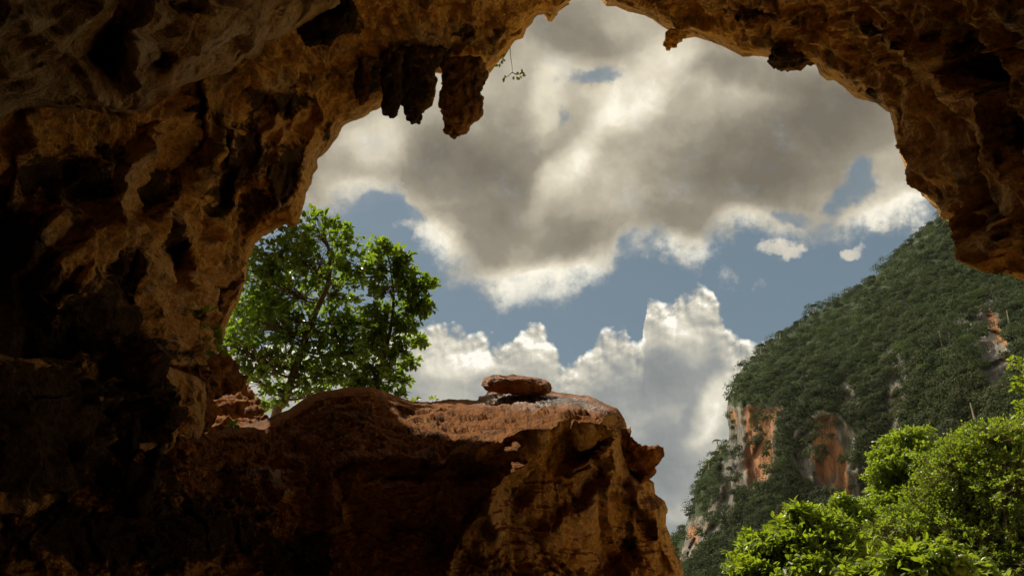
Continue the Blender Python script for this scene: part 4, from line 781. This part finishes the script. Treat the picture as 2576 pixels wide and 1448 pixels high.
# low growth between the trees
rs = np.random.RandomState(33)
ux = rs.uniform(1.5, 46, 2600); uy = rs.uniform(15, 70, 2600); okk = (ux > 1.5+.30*(uy-15)*.4) & (ux < uy*.95+6); ux, uy = ux[okk], uy[okk]; n = len(ux)
top_ = -1.6-3*sstep(uy, 12, 60)+rs.uniform(.3, 1.6, n)+1.6*sstep(fbm(np.stack([ux*.15, uy*.15, 0*ux], 1), 2, seed=3), -.1, .4)
c, u, k = crown_cloud(np.stack([ux, uy, top_-.3], 1), rs.uniform(.7, 1.7, n), 26, .2, .9)
m = len(c); v, f = leaves_mesh(c, np.cross(u, unit(m)), u+.8*unit(m), rs.uniform(.16, .34, m), rs.uniform(.05, .10, m))
tag(mesh_obj('undergrowth', v, f, M_LEAF2, attrs={'tint': np.repeat(np.clip(rs.rand(n)[k]*.6+.3*rs.rand(m), 0, 1), 6)}, smooth=False), 'low green scrub covering the valley ground under the trees', 'undergrowth', kind='stuff')

# sprigs --------------------------------------------------------------------
def sprig(name, label, stems, leaves, r, leaf, width=.32, matl=None, cat='plant', sr=.006):
    """stems: polylines (px,py); leaves: (px,py,angle deg in view, size factor)"""
    b0 = at(*stems[0][0], r); root = empty(name, b0); tag(root, label, cat)
    paths = [(np.array([at(x, y, r+.05*math.sin(i*1.7)) for i, (x, y) in enumerate(s)]), np.linspace(sr, sr*.5, len(s))) for s in stems]
    v, f = tube(paths, 6); mesh_obj('stem', v-b0, f, M_BARK, root)
    L = np.array(leaves, float); n = len(L); C = np.array([at(x, y, r+rs.uniform(-.06, .06)) for x, y in L[:, :2]]); a = np.radians(L[:, 2])
    d = np.cos(a)[:, None]*RG+np.sin(a)[:, None]*UP+.4*unit(n); nr = -FW+.7*unit(n)+np.array([0, 0, .5]); ln = leaf*L[:, 3]
    v, f = leaves_mesh(C, d, nr, ln, ln*width); mesh_obj('leaves', v-b0, f, matl or M_LEAF2, root, attrs={'tint': np.repeat(rs.uniform(.4, 1, n), 6)}, smooth=False); return root
rs = np.random.RandomState(21)
sprig('shrub', 'round leaved shrub sprouting from the left cave wall', [[(448, 815), (480, 812), (510, 800), (522, 785)], [(448, 815), (500, 815), (540, 835), (560, 870)], [(485, 890), (505, 870), (530, 880)], [(470, 900), (505, 862), (515, 815)]],
      [(455, 808, 100, 1), (462, 802, 80, 1.1), (470, 800, 110, 1), (478, 800, 70, 1.1), (486, 795, 100, 1), (494, 796, 60, 1.1), (505, 795, 95, 1.2), (516, 790, 75, 1.3), (524, 786, 50, 1.5), (459, 815, 250, 1), (470, 818, 280, .9), (497, 806, 280, 1), (510, 808, 290, .9), (528, 825, 20, 1.2), (538, 836, 330, 1.3), (545, 845, 300, 1.2), (553, 858, 280, 1.1), (560, 868, 320, 1.1), (548, 838, 40, 1), (520, 880, 300, 1), (528, 884, 320, .9), (535, 850, 220, .8), (562, 880, 260, 1), (556, 870, 240, 1), (566, 860, 30, 1)], 12.6, .135, .42)
sprig('hanging_branch', 'thin leafy twig dangling from the roof edge against the clouds', [[(1283, 118), (1284, 140), (1288, 165), (1289, 182), (1298, 190)], [(1289, 182), (1278, 192), (1268, 198)], [(1289, 184), (1305, 188), (1314, 182)], [(1273, 135), (1264, 150), (1258, 162)]],
      [(1298, 190, 60, 1), (1302, 189, 100, 1), (1306, 188, 40, 1), (1311, 184, 10, 1), (1313, 184, 70, 1), (1308, 190, 300, 1), (1300, 192, 260, 1), (1313, 190, 340, 1), (1292, 192, 250, .9), (1270, 196, 230, .9), (1267, 199, 280, 1), (1272, 196, 120, .8), (1296, 186, 140, .8), (1272, 137, 230, 1), (1266, 146, 200, 1), (1262, 152, 300, 1), (1257, 160, 250, 1), (1259, 158, 190, 1), (1264, 150, 330, .8), (1254, 163, 200, 1), (1306, 194, 280, .9)], 17.0, .10, .34, cat='branch', sr=.009)
sprig('sprout', 'tiny two leaved sprout on the crest near the slimmer tree', [[(1045, 1012), (1046, 1004)]], [(1046, 1006, 160, 1), (1046, 1005, 30, 1), (1047, 1006, 60, .8), (1043, 1006, 110, .7)], 13.4, .12, .3)
sprig('sprout', 'tiny sprout further right on the ledge crest', [[(1088, 1012), (1090, 1002)]], [(1086, 1006, 150, .9), (1092, 1004, 70, 1), (1094, 1006, 20, .9), (1089, 1004, 110, .9)], 13.3, .10, .3)
sprig('seedling', 'bright green seedling in front of the sunlit boulder', [[(585, 1085), (585, 1070)]], [(585, 1071, 170, 1), (585, 1071, 10, 1), (585, 1069, 60, 1), (584, 1069, 120, 1), (588, 1070, 340, 1), (580, 1072, 200, .9)], 12.5, .13, .3)

# palms on the hill's rim ------------------------------------------------------
def palm(label, px, py, h_px, r, size, lean=0):
    top = at(px, py, r); bot = at(px+lean, py+h_px, r); root = empty('palm_tree', bot); tag(root, label, 'palm', 'palms on the rim of the hill')
    v, f = tube([(np.linspace(bot, top, 6), np.linspace(.28, .18, 6))], 7); mesh_obj('trunk', v-bot, f, M_PBARK, root)
    C, D, Nn, L = [], [], [], []
    for q in range(11):
        a = q*2*math.pi/11+.3; ln = size*rs.uniform(.8, 1.1); prev = top
        for s in range(7):
            t = s/6; p = top+np.array([math.cos(a), math.sin(a), 0])*ln*t+np.array([0, 0, ln*(.55*t-.95*t*t)]); tg = p-prev if s else np.array([math.cos(a), math.sin(a), .5]); sd_ = np.cross(tg, [0, 0, 1]); sd_ /= np.linalg.norm(sd_)+1e-9
            for sg in (-1, 1): C.append(p); D.append(sd_*sg+tg*.5/(np.linalg.norm(tg)+1e-9)+np.array([0, 0, -.3])); Nn.append([0, 0, 1.]); L.append(size*.36*(1-.5*t))
            prev = p
    v, f = leaves_mesh(np.array(C), np.array(D), np.array(Nn), np.array(L), np.array(L)*.28); mesh_obj('fronds', v-bot, f, M_FOREST, root, attrs={'tint': np.full(len(v), .4)}, smooth=False)
for a in [('lone thin palm leaning out at the left foot of the hill', 1803, 1106, 28, 262, 2.0, 6), ('palm highest on the rim, where the slope eases', 2046, 768, 20, 304, 2.6, 0), ('palm on the hill rim just above the steep cliff', 1914, 868, 22, 286, 2.6, 0), ('palm on the rim midway between its two neighbours', 1962, 834, 18, 296, 2.2, 0), ('low palm on the lower left rim of the hill', 1783, 1160, 20, 264, 2.2, 0), ('stubby palm beside the lone leaning one', 1813, 1126, 14, 264, 2.0, 0)]: palm(*a)
def snag(label, px, py, h, r, lean):
    t = at(px, py, r); b_ = at(px+lean, py+h, r); v, f = tube([(np.linspace(b_, t, 5), np.linspace(.22, .10, 5))], 6); o = mesh_obj('dead_tree', v, f, M_PBARK, loc=b_); tag(o, label, 'dead tree', 'pale bare trunks on the hillside')
for a in [('tallest pale bare trunk on the dark hillside', 2362, 832, 62, 222, 12), ('pale bare trunk just right of the tallest one', 2386, 838, 48, 221, 8), ('short pale trunk just below the pair', 2378, 874, 26, 216, 6), ('pale leaning trunk near the upper right cliff', 2532, 780, 50, 228, 10), ('pale trunk low on the slope above the treetops', 2440, 1012, 44, 190, 12), ('pale trunk high on the slope near the cave rim', 2225, 806, 22, 262, 4)]: snag(*a)

# ------------------------------------------------------------------ the valley air
def haze():
    x0, x1, y0, y1, z0, z1 = -1540, 1540, -1540, 1560, -9, 330
    V = np.array([[x, y, z] for x in (x0, x1) for y in (y0, y1) for z in (z0, z1)], float)
    F = np.array([(0, 1, 3, 2), (4, 6, 7, 5), (0, 4, 5, 1), (2, 3, 7, 6), (0, 2, 6, 4), (1, 5, 7, 3)])
    m = bpy.data.materials.new('valley_air'); m.use_nodes = True; t = m.node_tree; t.nodes.clear(); B = NB(t)
    out = B.new('ShaderNodeOutputMaterial'); v = B.new('ShaderNodeVolumePrincipled')
    v.inputs['Color'].default_value = (.80, .88, .95, 1); v.inputs['Density'].default_value = 0.00004; v.inputs['Anisotropy'].default_value = 0.3
    B.l.new(v.outputs[0], out.inputs['Volume'])
    tag(mesh_obj('haze', V, F, m, smooth=False), 'thin pale haze hanging in the valley air', None, kind='stuff')
haze()
